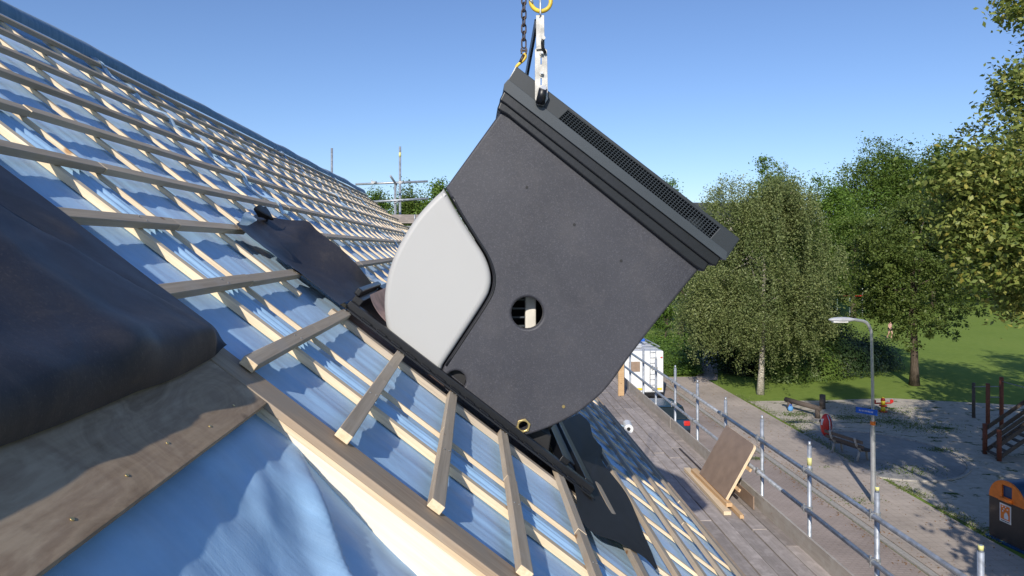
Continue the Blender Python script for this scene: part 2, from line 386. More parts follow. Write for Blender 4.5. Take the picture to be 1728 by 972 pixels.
# ------------------------------------------------------------------ ground, road, pavement, park
def sheet(name, pts, z, mat, label=None, kind='structure'):
    bm = bmesh.new(); vs = [bm.verts.new((p[0], p[1], z)) for p in pts]; f = bm.faces.new(vs)
    if f.normal.z < 0: bmesh.ops.reverse_faces(bm, faces=[f])
    bm.normal_update()
    if f.normal.z < 0: f.normal_flip()
    return obj(name, bm_mesh(bm, name), mat, kind=kind, label=label)
sheet('ground', [(-2500, -2500), (2500, -2500), (2500, 2500), (-2500, 2500)], -.008, M['grass'])
road = sheet('road', [(2.2, -40), (11.75, -40), (11.75, 46), (-30, 46), (-30, 40), (2.2, 40)], .004, M['road'])
pave = box(((12.0+14.9)/2, 2, .025), (2.9, 84, .05)); obj('pavement', pave, M['pave'], kind='structure')
obj('kerb', box((11.86, 2, .03), (.18, 84, .07), .01), M['concrete'], kind='structure')
sheet('path', [(14.0, 43), (15.6, 43), (18.2, 50), (22, 60), (20.8, 62), (17, 51.5), (15.2, 45.5)], .012, M['pave'])
sp = [atZ(*p) for p in [(1258, 677), (1330, 716), (1400, 757), (1500, 812), (1600, 866), (1728, 935), (2100, 1100), (2500, 900), (2100, 690), (1728, 684), (1500, 672), (1380, 676)]]
sheet('sand', [(max(15.15, p.x), p.y) for p in sp], .004, M['sand'])
dc = atZ(1478, 765); sheet('paved_circle', [(dc.x+3.0*math.cos(a*PI/24), dc.y+3.3*math.sin(a*PI/24)) for a in range(48)], .016, M['slab'])
bm = bmesh.new()
for a in range(48):
    a0 = a*PI/24+.01; 
    if -.9*PI < ((a0+PI) % (2*PI))-PI < .75*PI:
        add_box(bm, (3.1*math.cos(a0), 3.4*math.sin(a0), .02), (.09, .40, .06), None)
        bm.verts.ensure_lookup_table()
        vs = bm.verts[-8:]; c = Vector((3.1*math.cos(a0), 3.4*math.sin(a0), .02))
        bmesh.ops.rotate(bm, verts=vs, cent=c, matrix=Matrix.Rotation(a0, 3, 'Z'))
obj('kerb', bm_mesh(bm, 'circle_kerb'), M['concrete'], None, Matrix.Translation((dc.x, dc.y, 0)), kind='structure')
# low plants creeping along the edges
def leaf_quads(P, size, flat=.0, seed=0, ratio=.55, up=0.3):
    rs = np.random.RandomState(seed); n = len(P)
    nrm = rs.randn(n, 3); nrm[:, 2] = np.abs(nrm[:, 2])+up; nrm /= np.linalg.norm(nrm, axis=1)[:, None]
    t = rs.randn(n, 3); t -= nrm*np.sum(t*nrm, 1)[:, None]; t /= np.linalg.norm(t, axis=1)[:, None]; b = np.cross(nrm, t)
    sz = (size*(.6+.8*rs.rand(n)))[:, None]
    v = np.stack([P-t*sz*.5, P+b*sz*ratio*.5-t*sz*.05, P+t*sz*.5-nrm*sz*.12, P-b*sz*ratio*.5-t*sz*.05], 1).reshape(-1, 3)
    return v, np.arange(n*4).reshape(n, 4)
def leaf_obj(name, P, size, mat, parent=None, seed=0, **k):
    up = k.pop('up', .3); ratio = k.pop('ratio', .55)
    v, f = leaf_quads(P, size, seed=seed, up=up, ratio=ratio)
    Mx = WM[parent.name].copy() if parent is not None else Matrix.Identity(4)
    if parent is not None: v = v - np.array(Mx.translation)
    return obj(name, mesh_np(name, v, f), mat, parent, Mx, **k)
rs = np.random.RandomState(5)
def scatter_along(pts, n, w):
    out = []
    for _ in range(n):
        i = rs.randint(len(pts)-1); t = rs.rand(); p = pts[i]*(1-t)+pts[i+1]*t
        out.append((p.x+rs.randn()*w, p.y+rs.randn()*w*1.5, abs(rs.randn())*.03+.01))
    return np.array(out)
edge = [atZ(*p) for p in [(1225, 655), (1330, 716), (1400, 757), (1500, 812), (1600, 866), (1728, 935)]]
mask_pts = scatter_along(edge, 5200, .24)
mask_pts = mask_pts[vn(mask_pts[:, 0]*.9, mask_pts[:, 1]*.9, 2) > -.1]
X_ = tag(leaf_obj('grass_edge', mask_pts, .06, M['lbirch']), 'ragged grass and weeds along the pavement edge', 'grass', kind='stuff')
tuf = []
for c, r, n in [(atZ(1455, 846), .35, 500), (atZ(1437, 850), .3, 300), (atZ(1275, 775), .15, 100), (atZ(1395, 790), .12, 80), (atZ(1430, 705), .5, 500), (atZ(1500, 712), .8, 900), (atZ(1340, 700), .5, 500), (atZ(1560, 722), .9, 900), (atZ(1490, 695), 1.1, 900), (atZ(1345, 712), .6, 400), (atZ(1585, 760), .3, 350), (atZ(1535, 795), .6, 500)]:
    q = rs.randn(n, 2)*r; tuf.append(np.column_stack([c.x+q[:, 0], c.y+q[:, 1]*.6, np.abs(rs.randn(n))*.03+.01]))
tag(leaf_obj('weeds', np.vstack(tuf), .06, M['lgreen']), 'low green weeds growing in patches through the sand', 'weeds', kind='stuff')
lf = np.column_stack([11.9+rs.rand(1200)**.5*3.2*np.where(rs.rand(1200) < .5, .12, 1), 8+rs.rand(1200)*36, np.full(1200, .065)])
lf = np.vstack([lf, np.column_stack([11.6+rs.randn(900)*.12, 6+rs.rand(900)*36, np.full(900, .02)])])
M['dryleaf'] = leafmat('dry_leaves', [(.25, .10, .03), (.35, .18, .06), (.22, .17, .09)])
tag(leaf_obj('fallen_leaves', lf, .06, M['dryleaf'], up=3), 'dry fallen leaves scattered along the kerb and pavement', 'leaves', kind='stuff')

# ------------------------------------------------------------------ trees
def tree(name, label, base, lobes, mat, trunk_h, r0, nclust, nleaf, size, seed, barkm='bark', group='trees round the park', hang=0, sig=.35, limbs=8, cat='tree'):
    rs = np.random.RandomState(seed); b = Vector(base)
    root = thing(name, label, cat, b, group)
    # trunk
    top = b+Vector((rs.randn()*.2, rs.randn()*.2, trunk_h))
    pts = [b+(top-b)*t+Vector((math.sin(t*5+seed)*.12*t, math.cos(t*4+seed)*.1*t, 0)) for t in np.linspace(0, 1, 9)]
    me = tube_path([p-b for p in pts], r0, 10, name='trunk', rad=[r0*(1.35 if i == 0 else 1-.62*i/8) for i in range(9)])
    obj('trunk', me, M[barkm], root, Matrix.Translation(b))
    L = np.array([[*c, r[0], r[1], r[2]] for c, r in lobes]); vol = L[:, 3]*L[:, 4]*L[:, 5]; pr = vol**.75; pr /= pr.sum()
    li = rs.choice(len(L), nclust, p=pr); d = rs.randn(nclust, 3); d /= np.linalg.norm(d, axis=1)[:, None]
    rr = (.42+.58*rs.rand(nclust)**.55)*(1+.13*rs.randn(nclust))
    cc = L[li, :3]+d*rr[:, None]*L[li, 3:6]
    q = cc-np.array(b); gap = vn(q[:, 0]*.7+q[:, 2]*.33+seed, q[:, 1]*.7+q[:, 2]*.55, 2)+.5*vn(q[:, 2]*1.3+q[:, 0]*.4, q[:, 0]*.9+seed, 2)
    keep = gap > -.27; cc = cc[keep] if keep.sum() > 60 else cc; nclust = len(cc)
    # limbs
    bm = bmesh.new()
    for i in range(limbs):
        q = Vector(cc[rs.randint(nclust)]); t = .35+.6*rs.rand(); a = pts[min(8, int(t*8))]
        mid = (a+q)/2+Vector((0, 0, .12*(q-a).length)); ra = r0*(.45-.28*t)
        add_cyl(bm, a-b, mid-b, ra, ra*.6, 6, False); add_cyl(bm, mid-b, q-b, ra*.6, ra*.12, 5, False)
    obj('limb', bm_mesh(bm, 'limb', True), M[barkm], root, Matrix.Translation(b))
    k = np.repeat(np.arange(nclust), nleaf); n = len(k)
    cs = sig*(.45+.9*rs.rand(nclust)); off = rs.randn(n, 3)*cs[k][:, None]*np.array([1, 1, .7])
    if hang:
        off *= np.array([.45, .45, .5]); off[:, 2] -= rs.rand(n)**.8*hang*(.4+rs.rand(nclust)[k])
    P = cc[k]+off
    P = P[P[:, 2] > b.z+.15]
    leaf_obj('crown', P, size, M[mat], root, seed)
    return root
def crown(px, t, top, bot, hw, seed, n=7, squash=1.0, over=1.0):
    """lobes of an uneven crown between two measured heights"""
    rs = np.random.RandomState(seed+100); zt = CAMZ+(418-top)/F*t; zb = CAMZ+(418-bot)/F*t; c = atT(px, t); w = hw/F*t; H = (zt-zb)
    out = [((c.x, c.y, zb+H*.45), (w*.88, w*.8, H*.44))]
    for i in range(n):
        a = 2*PI*i/n+rs.rand()*.8; f = rs.rand(); zz = zb+H*(.18+.62*f); ww = w*(.62 if f < .7 else .4)
        out.append(((c.x+math.cos(a)*ww, c.y+math.sin(a)*ww*.8, zz), (w*(.32+.16*rs.rand()), w*.38, H*(.14+.08*rs.rand()))))
    out.append(((c.x+rs.randn()*w*.12, c.y, zb+H*.86), (w*.28, w*.3, H*.15)))
    out.append(((c.x+w*.22, c.y, zb+H*.74), (w*.38, w*.4, H*.16)))
    return out, zt
T = [ # name, label, px, t, top, bottom, halfwidth, material, clusters, leaves, size, bark, hang
 ('birch_tree', 'grey-green weeping birch with a pale trunk left of the lamp post', 1283, 39.6, 276, 590, 128, 'lbirch', 3900, 60, .115, 'birchbark', 1.5, .30),
 ('park_tree', 'broad tree with a dark forked trunk on the lawn right of the lamp post', 1543, 42.2, 325, 570, 118, 'lpark', 2300, 38, .16, 'bark', .15, .36),
 ('tall_tree', 'bright green crown rising just behind the weeping birch top', 1305, 90, 262, 480, 52, 'lbright', 700, 34, .3, 'bark', 0, .4),
 ('tall_tree', 'green tree filling the gap between the birch and the tall tree group', 1400, 88, 300, 505, 84, 'lbright', 1500, 34, .3, 'bark', 0, .75),
 ('tall_tree', 'highest thin-topped tree of the group behind the lamp post', 1490, 98, 234, 495, 92, 'lgreen', 1600, 34, .32, 'bark', 0, .75),
 ('tall_tree', 'rounded dense tree just left of the large-leaved crown', 1575, 96, 240, 495, 88, 'lgreen', 1500, 34, .32, 'bark', 0, .75),
 ('tall_tree', 'tree half hidden behind the large-leaved crown at the right edge', 1680, 104, 255, 500, 100, 'lgreen', 1300, 32, .34, 'bark', 0, .8),
 ('tall_tree', 'mid-green tree low between birch and forked tree, above the red bars', 1440, 80, 345, 500, 66, 'lgreen', 900, 34, .26, 'bark', 0, .4),
 ('far_tree', 'small bright tree top showing over the cap of the black unit', 1130, 72, 298, 480, 34, 'lbright', 300, 34, .22, 'bark', 0, .4),
 ('far_tree', 'dense tree right beneath the lower corner of the black unit', 1150, 66, 400, 560, 70, 'lgreen', 700, 32, .22, 'bark', 0, .8),
 ('sapling', 'young thin-stemmed tree on the green bank beside the van', 1120, 57, 508, 560, 30, 'lbright', 160, 36, .16, 'bark', 0, .25),
 ('dark_tree', 'dark dense evergreen directly behind the birch trunk', 1235, 47, 440, 625, 70, 'ldark', 900, 40, .2, 'bark', 0, .75),
 ('dark_tree', 'dark evergreen with drooping boughs right of the birch trunk', 1350, 48, 440, 620, 66, 'ldark', 900, 40, .2, 'bark', .3, .4),
 ('far_tree', 'leftmost distant tree behind the far end of the roof', 640, 64, 318, 470, 30, 'lbright', 800, 34, .2, 'bark', 0, .4),
 ('far_tree', 'distant tree seen between the gable scaffold tubes', 690, 62, 306, 470, 36, 'lgreen', 900, 34, .2, 'bark', 0, .4),
 ('far_tree', 'distant tree touching the grey side panel, right of the gable scaffold', 742, 60, 302, 470, 36, 'lbright', 900, 34, .2, 'bark', 0, .4),
]
for i, (nm, lb, px, t, top, bot, hw, mt, nc, nl, sz, bk, hang, sg) in enumerate(T):
    lobes, zt = crown(px, t, top, bot, hw, i)
    th = zt*.8; r0 = .175 if nm in ('birch_tree', 'park_tree') else (.06 if nm == 'sapling' else .3)
    if nm == 'park_tree': r0 = .24
    if nm == 'birch_tree':
        for (a, b_, r) in ((1195, 480, 58), (1175, 530, 40), (1385, 430, 42), (1240, 350, 60), (1330, 340, 60), (1360, 520, 50)):
            k_ = r/F*t; cc_ = atT(a, t); lobes.append(((cc_.x, cc_.y, CAMZ+(418-b_)/F*t), (k_, k_, k_)))
    tree(nm, lb, atT(px, t), lobes, mt, th, r0, nc, nl, sz, i+1, bk, hang=hang, sig=sg, limbs=12)
def nlobe(px, py, r, t): c = atT(px, t); k = r/F*t; return ((c.x, c.y, CAMZ+(418-py)/F*t), (k, k*1.3, k))
nb = atT(1930, 15.5)
tree('large_leaved_tree', 'nearest tree, large yellow-green leaves, crown leaning in from the right edge', nb,
     [nlobe(*a) for a in [(1850, 320, 185, 15), (1700, 320, 88, 14), (1640, 285, 52, 13.5), (1720, 205, 52, 14.5), (1760, 150, 60, 15), (1770, 440, 85, 14.5), (1620, 375, 48, 14), (1680, 430, 62, 13.5), (1590, 300, 26, 13.5), (1740, 500, 46, 14), (1725, 5, 34, 14), (1840, -10, 90, 15.5), (1665, 175, 20, 14), (1700, 130, 22, 14), (1620, 220, 18, 14)]],
     'lnear', 10, .24, 2300, 46, .115, 51, sig=.19, limbs=40, group='street trees beside the house')
for j, (x, y, r, h) in enumerate([(13.5, 6.5, 3.6, 10), (19, 12, 5, 13), (25.5, 21, 5.5, 15.5), (34, 24, 6, 15.5)]):
    tree('street_tree', ['leafy street tree outside the view beside the pavement, nearest the house', 'street tree outside the view that shades the playground', 'tall street tree outside the view shading the sand', 'tallest street tree outside the view, farthest from the house'][j], (x, y, 0),
         [((x, y, h*.66), (r*.75, r*.75, h*.26)), ((x-r*.4, y+1, h*.5), (r*.5, r*.5, h*.15)), ((x+r*.4, y-1, h*.55), (r*.55, r*.5, h*.16)), ((x, y+r*.4, h*.8), (r*.5, r*.5, h*.16))],
         'lgreen', h*.7, .25, 620, 34, .34, 60+j, sig=.5, limbs=8, group='street trees beside the house')
def mound(name, label, c, r, mat, n, size, seed, group='shrubs at the park edge', cat='shrub'):
    rs = np.random.RandomState(seed); d = rs.randn(n, 3); d[:, 2] = np.abs(d[:, 2]); d /= np.linalg.norm(d, axis=1)[:, None]
    rr = 1-.35*rs.rand(n)**1.5+.08*rs.randn(n); rr *= 1+.22*vn(d[:, 0]*3+seed, d[:, 1]*3, 2)
    P = np.array(c)+d*rr[:, None]*np.array(r)
    root = thing(name, label, cat, c, group)
    leaf_obj('foliage', P, size, M[mat], root, seed)
    bm = bmesh.new()
    for k in range(9):
        a = k*.7; add_cyl(bm, (0, 0, 0), (math.cos(a)*r[0]*.6, math.sin(a)*r[1]*.6, r[2]*.6), .03, .01, 5)
    obj('stem', bm_mesh(bm, 'stem'), M['bark'], root, Matrix.Translation(c))
sh = [((1325, 640), (1.9, 1.6, 2.0), 'lgreen', 'bushy green shrub right beside the birch trunk'),
      ((1370, 635), (2.6, 2.0, 2.3), 'lgreen', 'reddish green shrub in the middle of the undergrowth'),
      ((1420, 628), (2.6, 2.2, 2.6), 'ldark', 'dark shrub behind the lamp post, left part'),
      ((1465, 618), (2.3, 2.2, 2.4), 'ldark', 'rightmost dark shrub of the undergrowth behind the lamp post'),
      ((1255, 628), (1.6, 1.6, 1.9), 'ldark', 'shaded shrub just left of the birch trunk'),
      ((1300, 612), (3.0, 2.4, 3.2), 'ldark', 'tall dark shrub behind the birch trunk'),
      ((1215, 566), (4.0, 2.0, 3.4), 'ldark', 'dark shrub mass closing the shaded path'),
      ((1395, 600), (3.4, 2.0, 3.2), 'ldark', 'high dark shrub at the back of the undergrowth')]
for i, (pp, r, mt, lb) in enumerate(sh):
    c = atZ(*pp); mound('shrub', lb, (c.x, c.y, 0), r, mt, 5200, .16, 200+i)
# the planted green bank by the van
rs = np.random.RandomState(9); U = rs.rand(26000); V = rs.rand(26000)
by = 44.3+V*14; bx = 10.4+U*(.345*by-.3-10.4)
bz = (.2+.5*np.clip(np.minimum(V*10, (1-U)*6), 0, 1)+.5*V)*(.95+.3*vn(bx*1.3, by*1.3, 3))
tag(leaf_obj('ground_cover', np.column_stack([bx+rs.randn(26000)*.05, by, bz*rs.rand(26000)**.15]), .15, M['lbank'], up=2.5), 'dense low green planting on the bank beside the van', 'ground cover', kind='stuff')
# a far belt of woods closes the park
rs = np.random.RandomState(11); n = 34000; a = rs.rand(n)*2.2-1.1; R = 125+rs.rand(n)*18; hz = 6.6+3.0*vn(a*14, a*0+3, 3)
tag(leaf_obj('far_wood', np.column_stack([np.sin(a)*R, np.cos(a)*R, hz*rs.rand(n)**.7]), .75, M['lgreen']), 'far belt of woods behind the park', 'woods', kind='stuff')
n = 12000; qx = atT(1560, 112); tag(leaf_obj('far_hedge', np.column_stack([qx.x-16+rs.rand(n)*52, qx.y+rs.randn(n)*.8, rs.rand(n)*2.6]), .42, M['lgreen']), 'long hedge at the far side of the lawn', 'hedge', kind='stuff')
# far building
c = atT(1195, 92)
hb = thing('flat_roofed_building', 'low pale building with dark flat roof in the gap over the black unit', 'building', c)
obj('wall', box((c.x, c.y, 6.2), (9, 8, 12.4)), M['facade'], hb)
obj('roof', box((c.x, c.y, 13.35), (9.4, 8.4, 1.9), .05), M['darkroof'], hb)
for k in range(6): obj('window', box((c.x-3.7+k*1.5, c.y-4.02, 11.2), (.9, .1, .9)), M['glass'], hb)
bm = bmesh.new(); add_cyl(bm, (c.x+1, c.y-3.9, 11.5), (c.x+1, c.y-3.9, 13.6), .06); add_box(bm, (c.x+.6, c.y-3.9, 13.6), (.9, .1, .1)); obj('pole', bm_mesh(bm, 'pole'), M['white'], hb)

# ------------------------------------------------------------------ the house and its open roof
YE = 18.0; SR = -5.05*D0; SE = 4.62*D0; YB = -2.5
rid = RP(0, SR, 0); eav = RP(0, SE, 0)
house = thing('house', 'terraced house with bare tiling battens over a blue roof membrane', 'house', (rid.x, YE/2, 0))
HF = -.058
counters = [2.43, 2.70, 3.21] + [3.695+.485*k for k in range(30)]
def felt_h(y, s):
    cs = np.array([1.95]+counters); i = np.clip(np.searchsorted(cs, y)-1, 0, len(cs)-2)
    f = np.clip((y-cs[i])/(cs[i+1]-cs[i]), 0, 1); env = np.sin(PI*f)**.6
    h = .004*env - .004 + env*.009*vn(y*5, s*1.1, 2) + env*.0025*vn(y*22, s*1.6+9, 2)
    rip = np.abs(vn(y*11+s*.6, s*.8+40, 2)); h = h - env*.006*rip
    h = h + .018*np.exp(-((y-1.985)/.018)**2)*(1+.6*vn(s*9, s*0, 3))
    for a, b in ((2.45, 2.69), (5.3, 5.55), (9.7, 9.95)):
        m = (y > a) & (y < b); g = np.sin(PI*np.clip((y-a)/(b-a), 0, 1))
        h = h + m*g*(.014*np.abs(np.sin((y-a)*62+1.5*vn(s*1.4, y*2, 2)))-.004+.012)
    return HF + h
def felt_fn(y, s): return roof_pts(y, s, felt_h(y, s))
opening = lambda y, s: (y > 3.47) & (y < 4.93) & (s > -.33) & (s < 1.25)
S1 = np.arange(SR, SE+.02, .03); S1[-1] = SE
obj('roof_membrane', grid_mesh(np.arange(1.90, 6.0, .010), S1, felt_fn, lambda y, s: ~opening(y, s), 'membrane_near'), M['felt'], house)
obj('roof_membrane', grid_mesh(np.append(np.arange(5.99, YE, .03), YE), S1, felt_fn, None, 'membrane_far'), M['felt'], house)
obj('roof_membrane', grid_mesh(np.arange(YB, 1.92, .04), np.arange(SR, -.3, .04), felt_fn, None, 'membrane_back'), M['felt'], house)
# membrane hanging in the recess in front of the trimmer beam
FL = [rpx(a, b, -.1) for a, b in ((462, 700), (490, 740), (515, 795), (540, 850), (566, 905), (590, 960), (640, 1060))]
def fold_line(y, s):
    best = np.full(y.shape, 9.); sg = np.zeros(y.shape)
    for (ya, sa), (yb, sb) in zip(FL[:-1], FL[1:]):
        dy, ds = yb-ya, sb-sa; L2 = dy*dy+ds*ds; t = np.clip(((y-ya)*dy+(s-sa)*ds)/L2, 0, 1)
        d = np.hypot(y-ya-t*dy, s-sa-t*ds); cr = (y-ya)*ds-(s-sa)*dy; m = d < best; best = np.where(m, d, best); sg = np.where(m, np.sign(cr), sg)
    return .028*np.exp(-(best/np.where(sg > 0, .014, .06))**2)
def rec_fn(y, s):
    t = np.clip((s+.17)/2.0, 0, 1); h = -.072 - .135*np.clip((s+.15)/.8, 0, 1.6)
    fold = fold_line(y, s)+np.exp(-((s-.02-.55*(y-1.0))/.08)**2)*.012 + np.exp(-((s-.33-.2*(y-1.3))/.12)**2)*.02
    h = h + fold + .014*vn(y*3.2+s*2, s*3.5-y, 3) + .006*vn(y*9-s*5, s*9+y*6, 2)
    lim = 1-np.exp(-((1.88-y)/.12)**2); h = h*(.25+.75*lim) + (-.085-.14*np.clip((s+.1)/.8, 0, 2))*(.75*(1-lim))
    return roof_pts(y, s, h)
obj('recess_membrane', grid_mesh(np.arange(YB, 1.885, .012), np.arange(-.22, 2.6, .015), rec_fn, None, 'recess'), M['felt'], house)
# battens
BN = {}
def beam_mesh(L, Wd, H, bev=.0025):
    k = (round(L, 2), round(Wd, 3), round(H, 3))
    if k not in BN:
        BN[k] = box((k[0]/2, 0, -H/2), (k[0], Wd, H), bev, name='timber')
    return BN[k]
def batten(y0, y1, s, name='batten', h=0, w=.046, t=.028, mat='batten'):
    L = round(y1-y0, 2); me = beam_mesh(L, w, t)
    if not me.materials: me.materials.append(M[mat]); me.materials.append(M['cream'])
    for p in me.polygons:
        if abs(p.normal.x) > .8: p.material_index = 1
    return obj(name, me, None, house, RM(y0, s+w/2, h+random.uniform(-.002, .002), tilt=random.uniform(-.0015, .0015)))
SB = [x*D0 for x in (-4.85, -4.35, -3.82, -3.26, -2.70, -2.135, -1.576, -1.014, -.505, .023, .545, 1.05, 1.62, 2.17, 2.72, 3.27, 3.82, 4.36)]
def run(y0, y1, s):
    """a row of batten lengths with cut joints"""
    cuts = [2.705]+[5.31+random.choice((-.485, 0, .485)), 9.67+random.choice((-.485, 0)), 14.0+random.choice((0, .485))]
    ys = [y0]+[c for c in cuts if y0+.3 < c < y1-.3]+[y1]
    for a, b in zip(ys[:-1], ys[1:]): batten(a, b-.006, s, h=0)
for i, s in enumerate(SB):
    if i <= 5: run(YB, YE, s)
    elif i == 6: run(1.6, 3.38+.1, s); run(5.0, YE, s)
    elif i == 7: run(1.6, 3.45, s); run(4.98, YE, s)
    elif i <= 11: run(1.93, 3.40, s); run(5.02, YE, s)
    else: run(1.93, YE, s)
for s_ in SB[6:14]:
    for y_ in (2.43, 3.36 if s_ < 1.1 else 3.21):
        for dy_, ds_ in ((-.008, .012), (.010, .034)):
            obj('nail', cyl((0, 0, -.001), (0, 0, .0012), .0032, n=8), M['fitting'], house, RM(y_+dy_, s_+ds_, .0025))
# counter battens run down the slope under the battens
def counter(y, s0, s1, w=.033, t=.019, name='counter_batten', mat='cream', h=-.031):
    L = round(s1-s0, 2); k = ('c', L, w, t)
    if k not in BN: BN[k] = box((L/2, 0, -t/2), (L, w, t), .002, name='counter_timber')
    Mx = RM(y, s0, h, down=True)      # local z points down for this handedness, so flip
    return obj(name, BN[k], M[mat], house, Mx)
for y in counters:
    w = .038 if abs(y-2.70) > .01 else .016
    if y < 3.1: counter(y, SR+.1, SE, w, .027 if w > .03 else .018)
    elif y < 3.4: counter(y, SR+.1, -.5); counter(y, 1.62, SE)
    elif 3.4 < y < 5.0: counter(y, SR+.1, -.34); counter(y, 1.28, SE)
    else: counter(y, SR+.1, SE)
for y in (1.95, 1.47, .98, .5, 0): counter(y-.02, SR+.1, -.7)
counter(3.36, -.36, 1.42, .05, .03, 'edge_timber', 'batten', -.028)
# membrane scraps, split timber packer near the frame
batten(3.30, 3.44, -.33, 'packing_piece', -.02)
# trimmer: edge board on top of the bright beam
BD0, BD1 = rpx(457, 678, -.033)[0], rpx(469, 648, -.033)[0]
Yb0, Yb1 = 1.845, 1.975
eb = obj('edge_board', box((1.7, 0, -.011), (3.9, Yb1-Yb0, .022), .003, name='edge_board'), M['board'], house, RM((Yb0+Yb1)/2, -.25, -.031, True))
obj('board_lamination', box((1.7, 0, -.008), (3.9, .105, .016), .002, name='lamination'), M['cream'], house, RM(Yb0+.058, -.25, -.0535, True))
obj('trimmer_beam', box((1.7, 0, -.15), (3.9, .09, .30), .003, name='trimmer'), M['beam'], house, RM(Yb0+.058, -.25, -.070, True))
# plywood sheathing strip beside the recess
_, sp0 = rpx(60, 972, -.033); _, sp1 = rpx(440, 688, -.033)
sply = (sp0+sp1)/2
obj('plywood_sheet', box(((YB+1.84)/2, 0, -.009), (1.84-YB, .55, .018), .001, name='plywood'), M['ply'], house, RM(0, sply-.275, -.033))
for k in range(9):
    obj('screw', cyl((0, 0, 0), (0, 0, .0015), .0035, n=8), M['brass'], house, RM(.5+k*.17, sply-.035-.01*(k % 3), -.033))
# ridge: membrane over the ridge board
def ridge_fn(u, v):
    a = v*2.6-.75; r = .078+.012*vn(u*1.6, v*3, 3)
    sag = .012*vn(u*.7, v*0, 2)
    c = RP(0, SR-.03, -.035)
    return np.stack([c.x+np.sin(a)*r*1.15, u, c.z+np.cos(a)*r*1.25+sag-.01], -1)
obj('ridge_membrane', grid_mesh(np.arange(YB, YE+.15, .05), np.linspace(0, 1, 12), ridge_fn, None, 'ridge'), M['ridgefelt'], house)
back = grid_mesh(np.linspace(YB, YE, 30), np.linspace(0, 6.4, 12), lambda u, v: np.stack([rid.x-v*CT, u, rid.z-v*ST-.07], -1), None, 'rear_slope')
obj('rear_slope', back, M['felt'], house)
wl = eav.x-.35; wr = 2*rid.x-wl
bm = bmesh.new()
zb_ = eav.z-.05
prof = [(wl, 0), (wl, zb_+.1), (rid.x, rid.z-.25), (wr, zb_+.1), (wr, 0)]
obj('wall', prism(prof, YB, YE-.1, name='house_wall'), M['wall'], house)
obj('ceiling_void', box((0, 0, 0), (.01, .01, .01)), M['dark'], house, Matrix.Translation((rid.x, 5, 3))) if False else None
# lower edge: fascia board
obj('fascia', box((eav.x+.02, (YB+YE)/2, eav.z-.13), (.025, YE-YB, .16), .003), M['board'], house)
# pale strips of loose membrane lying over the battens
def ribbon(y0, s0, y1, s1, w, seed, name='membrane_strip', hh=.0, amp=.012):
    n = int(abs(s1-s0)/.02)+2
    def fn(u, v):
        s = s0+(s1-s0)*u; y = y0+(y1-y0)*u+.05*vn(u*6+seed, u*0, 2)+(v-.5)*w*(.8+.6*np.abs(vn(u*9, v*0+seed, 2)))
        d = np.min(np.abs(s[..., None]-(np.array(SB)+.0)), axis=-1); dip = np.clip((d-.02)/.09, 0, 1)
        return roof_pts(y, s, .006+hh-dip*.035+amp*vn(u*20, v*2+seed, 2)+.008*np.sin(v*7+u*9))
    return obj(name, grid_mesh(np.linspace(0, 1, n), np.linspace(0, 1, 5), fn, None, name), M['strip'], house)
y0, s0 = rpx(107, 50); y1, s1 = rpx(393, 290)
ribbon(5.25, SR-.02, 5.05, SB[5]+.1, .075, 3)
ribbon(5.15, SB[7]+.06, 5.3, SB[8]+.25, .3, 8)
ribbon(10.1, SR-.02, 9.9, SB[7], .07, 5); ribbon(13.9, SR-.02, 13.8, SB[6], .07, 6)

# ------------------------------------------------------------------ black membranes (loose sheets)
def sm(x, a, b): t = np.clip((x-a)/(b-a), 0, 1); return t*t*(3-2*t)
SL = -.36
def mem1(y, s):
    yl = 1.955+.012*vn(s*3, s*0, 2)
    cre = 1.66+(s+.90)*.42+.015*vn(s*4, s*0+2, 2)     # fold line
    d = cre-y
    h = .006+.006*(1-np.abs(vn(y*3.1+s*1.5, s*2.3-y, 2)))**6+.034*sm(d, -.03, .04)-.014*sm(d, .06, .35)+.022*np.exp(-((d-.62-.45*s)/.09)**2)+.010*sm(d, .5, 1.1)*np.sin(np.clip(d, 0, 3)*2.4)
    h = h+.012*sm(d, .05, .3)*np.exp(-((s+.46)/.05)**2)
    roll = np.clip((s-(SL-.065))/.065, 0, 1); h = h*np.sqrt(np.clip(1-roll**2*.97, 0, 1))+roll**2*(-.030)
    h = h+.012*vn(y*2.2, s*2.2+7, 3)*(1-roll)+.004*vn(y*9, s*9, 2)*(1-roll)
    edge = sm(y, 1.86, 1.95); h = h*(1-edge)+edge*(.004)
    h = np.where(s > SL-.14, np.maximum(h, -.031), np.maximum(h, .003))
    ye = y+(yl-1.955)-.055*sm(y, 1.80, 1.955)*sm(s, SL-.09, SL)
    se = s+.012*vn(y*2.5, y*0+4, 2)*roll
    return roof_pts(ye, se, h)
g = grid_mesh(np.append(np.arange(YB, 1.955, .02), 1.955), np.append(np.arange(-2.6, SL-.12, .02), np.arange(SL-.12, SL+.001, .008)), mem1, None, 'black_sheet')
tag(obj('black_membrane', g, M['black']), 'large black waterproof membrane folded over the roof at the left edge', 'roofing membrane')
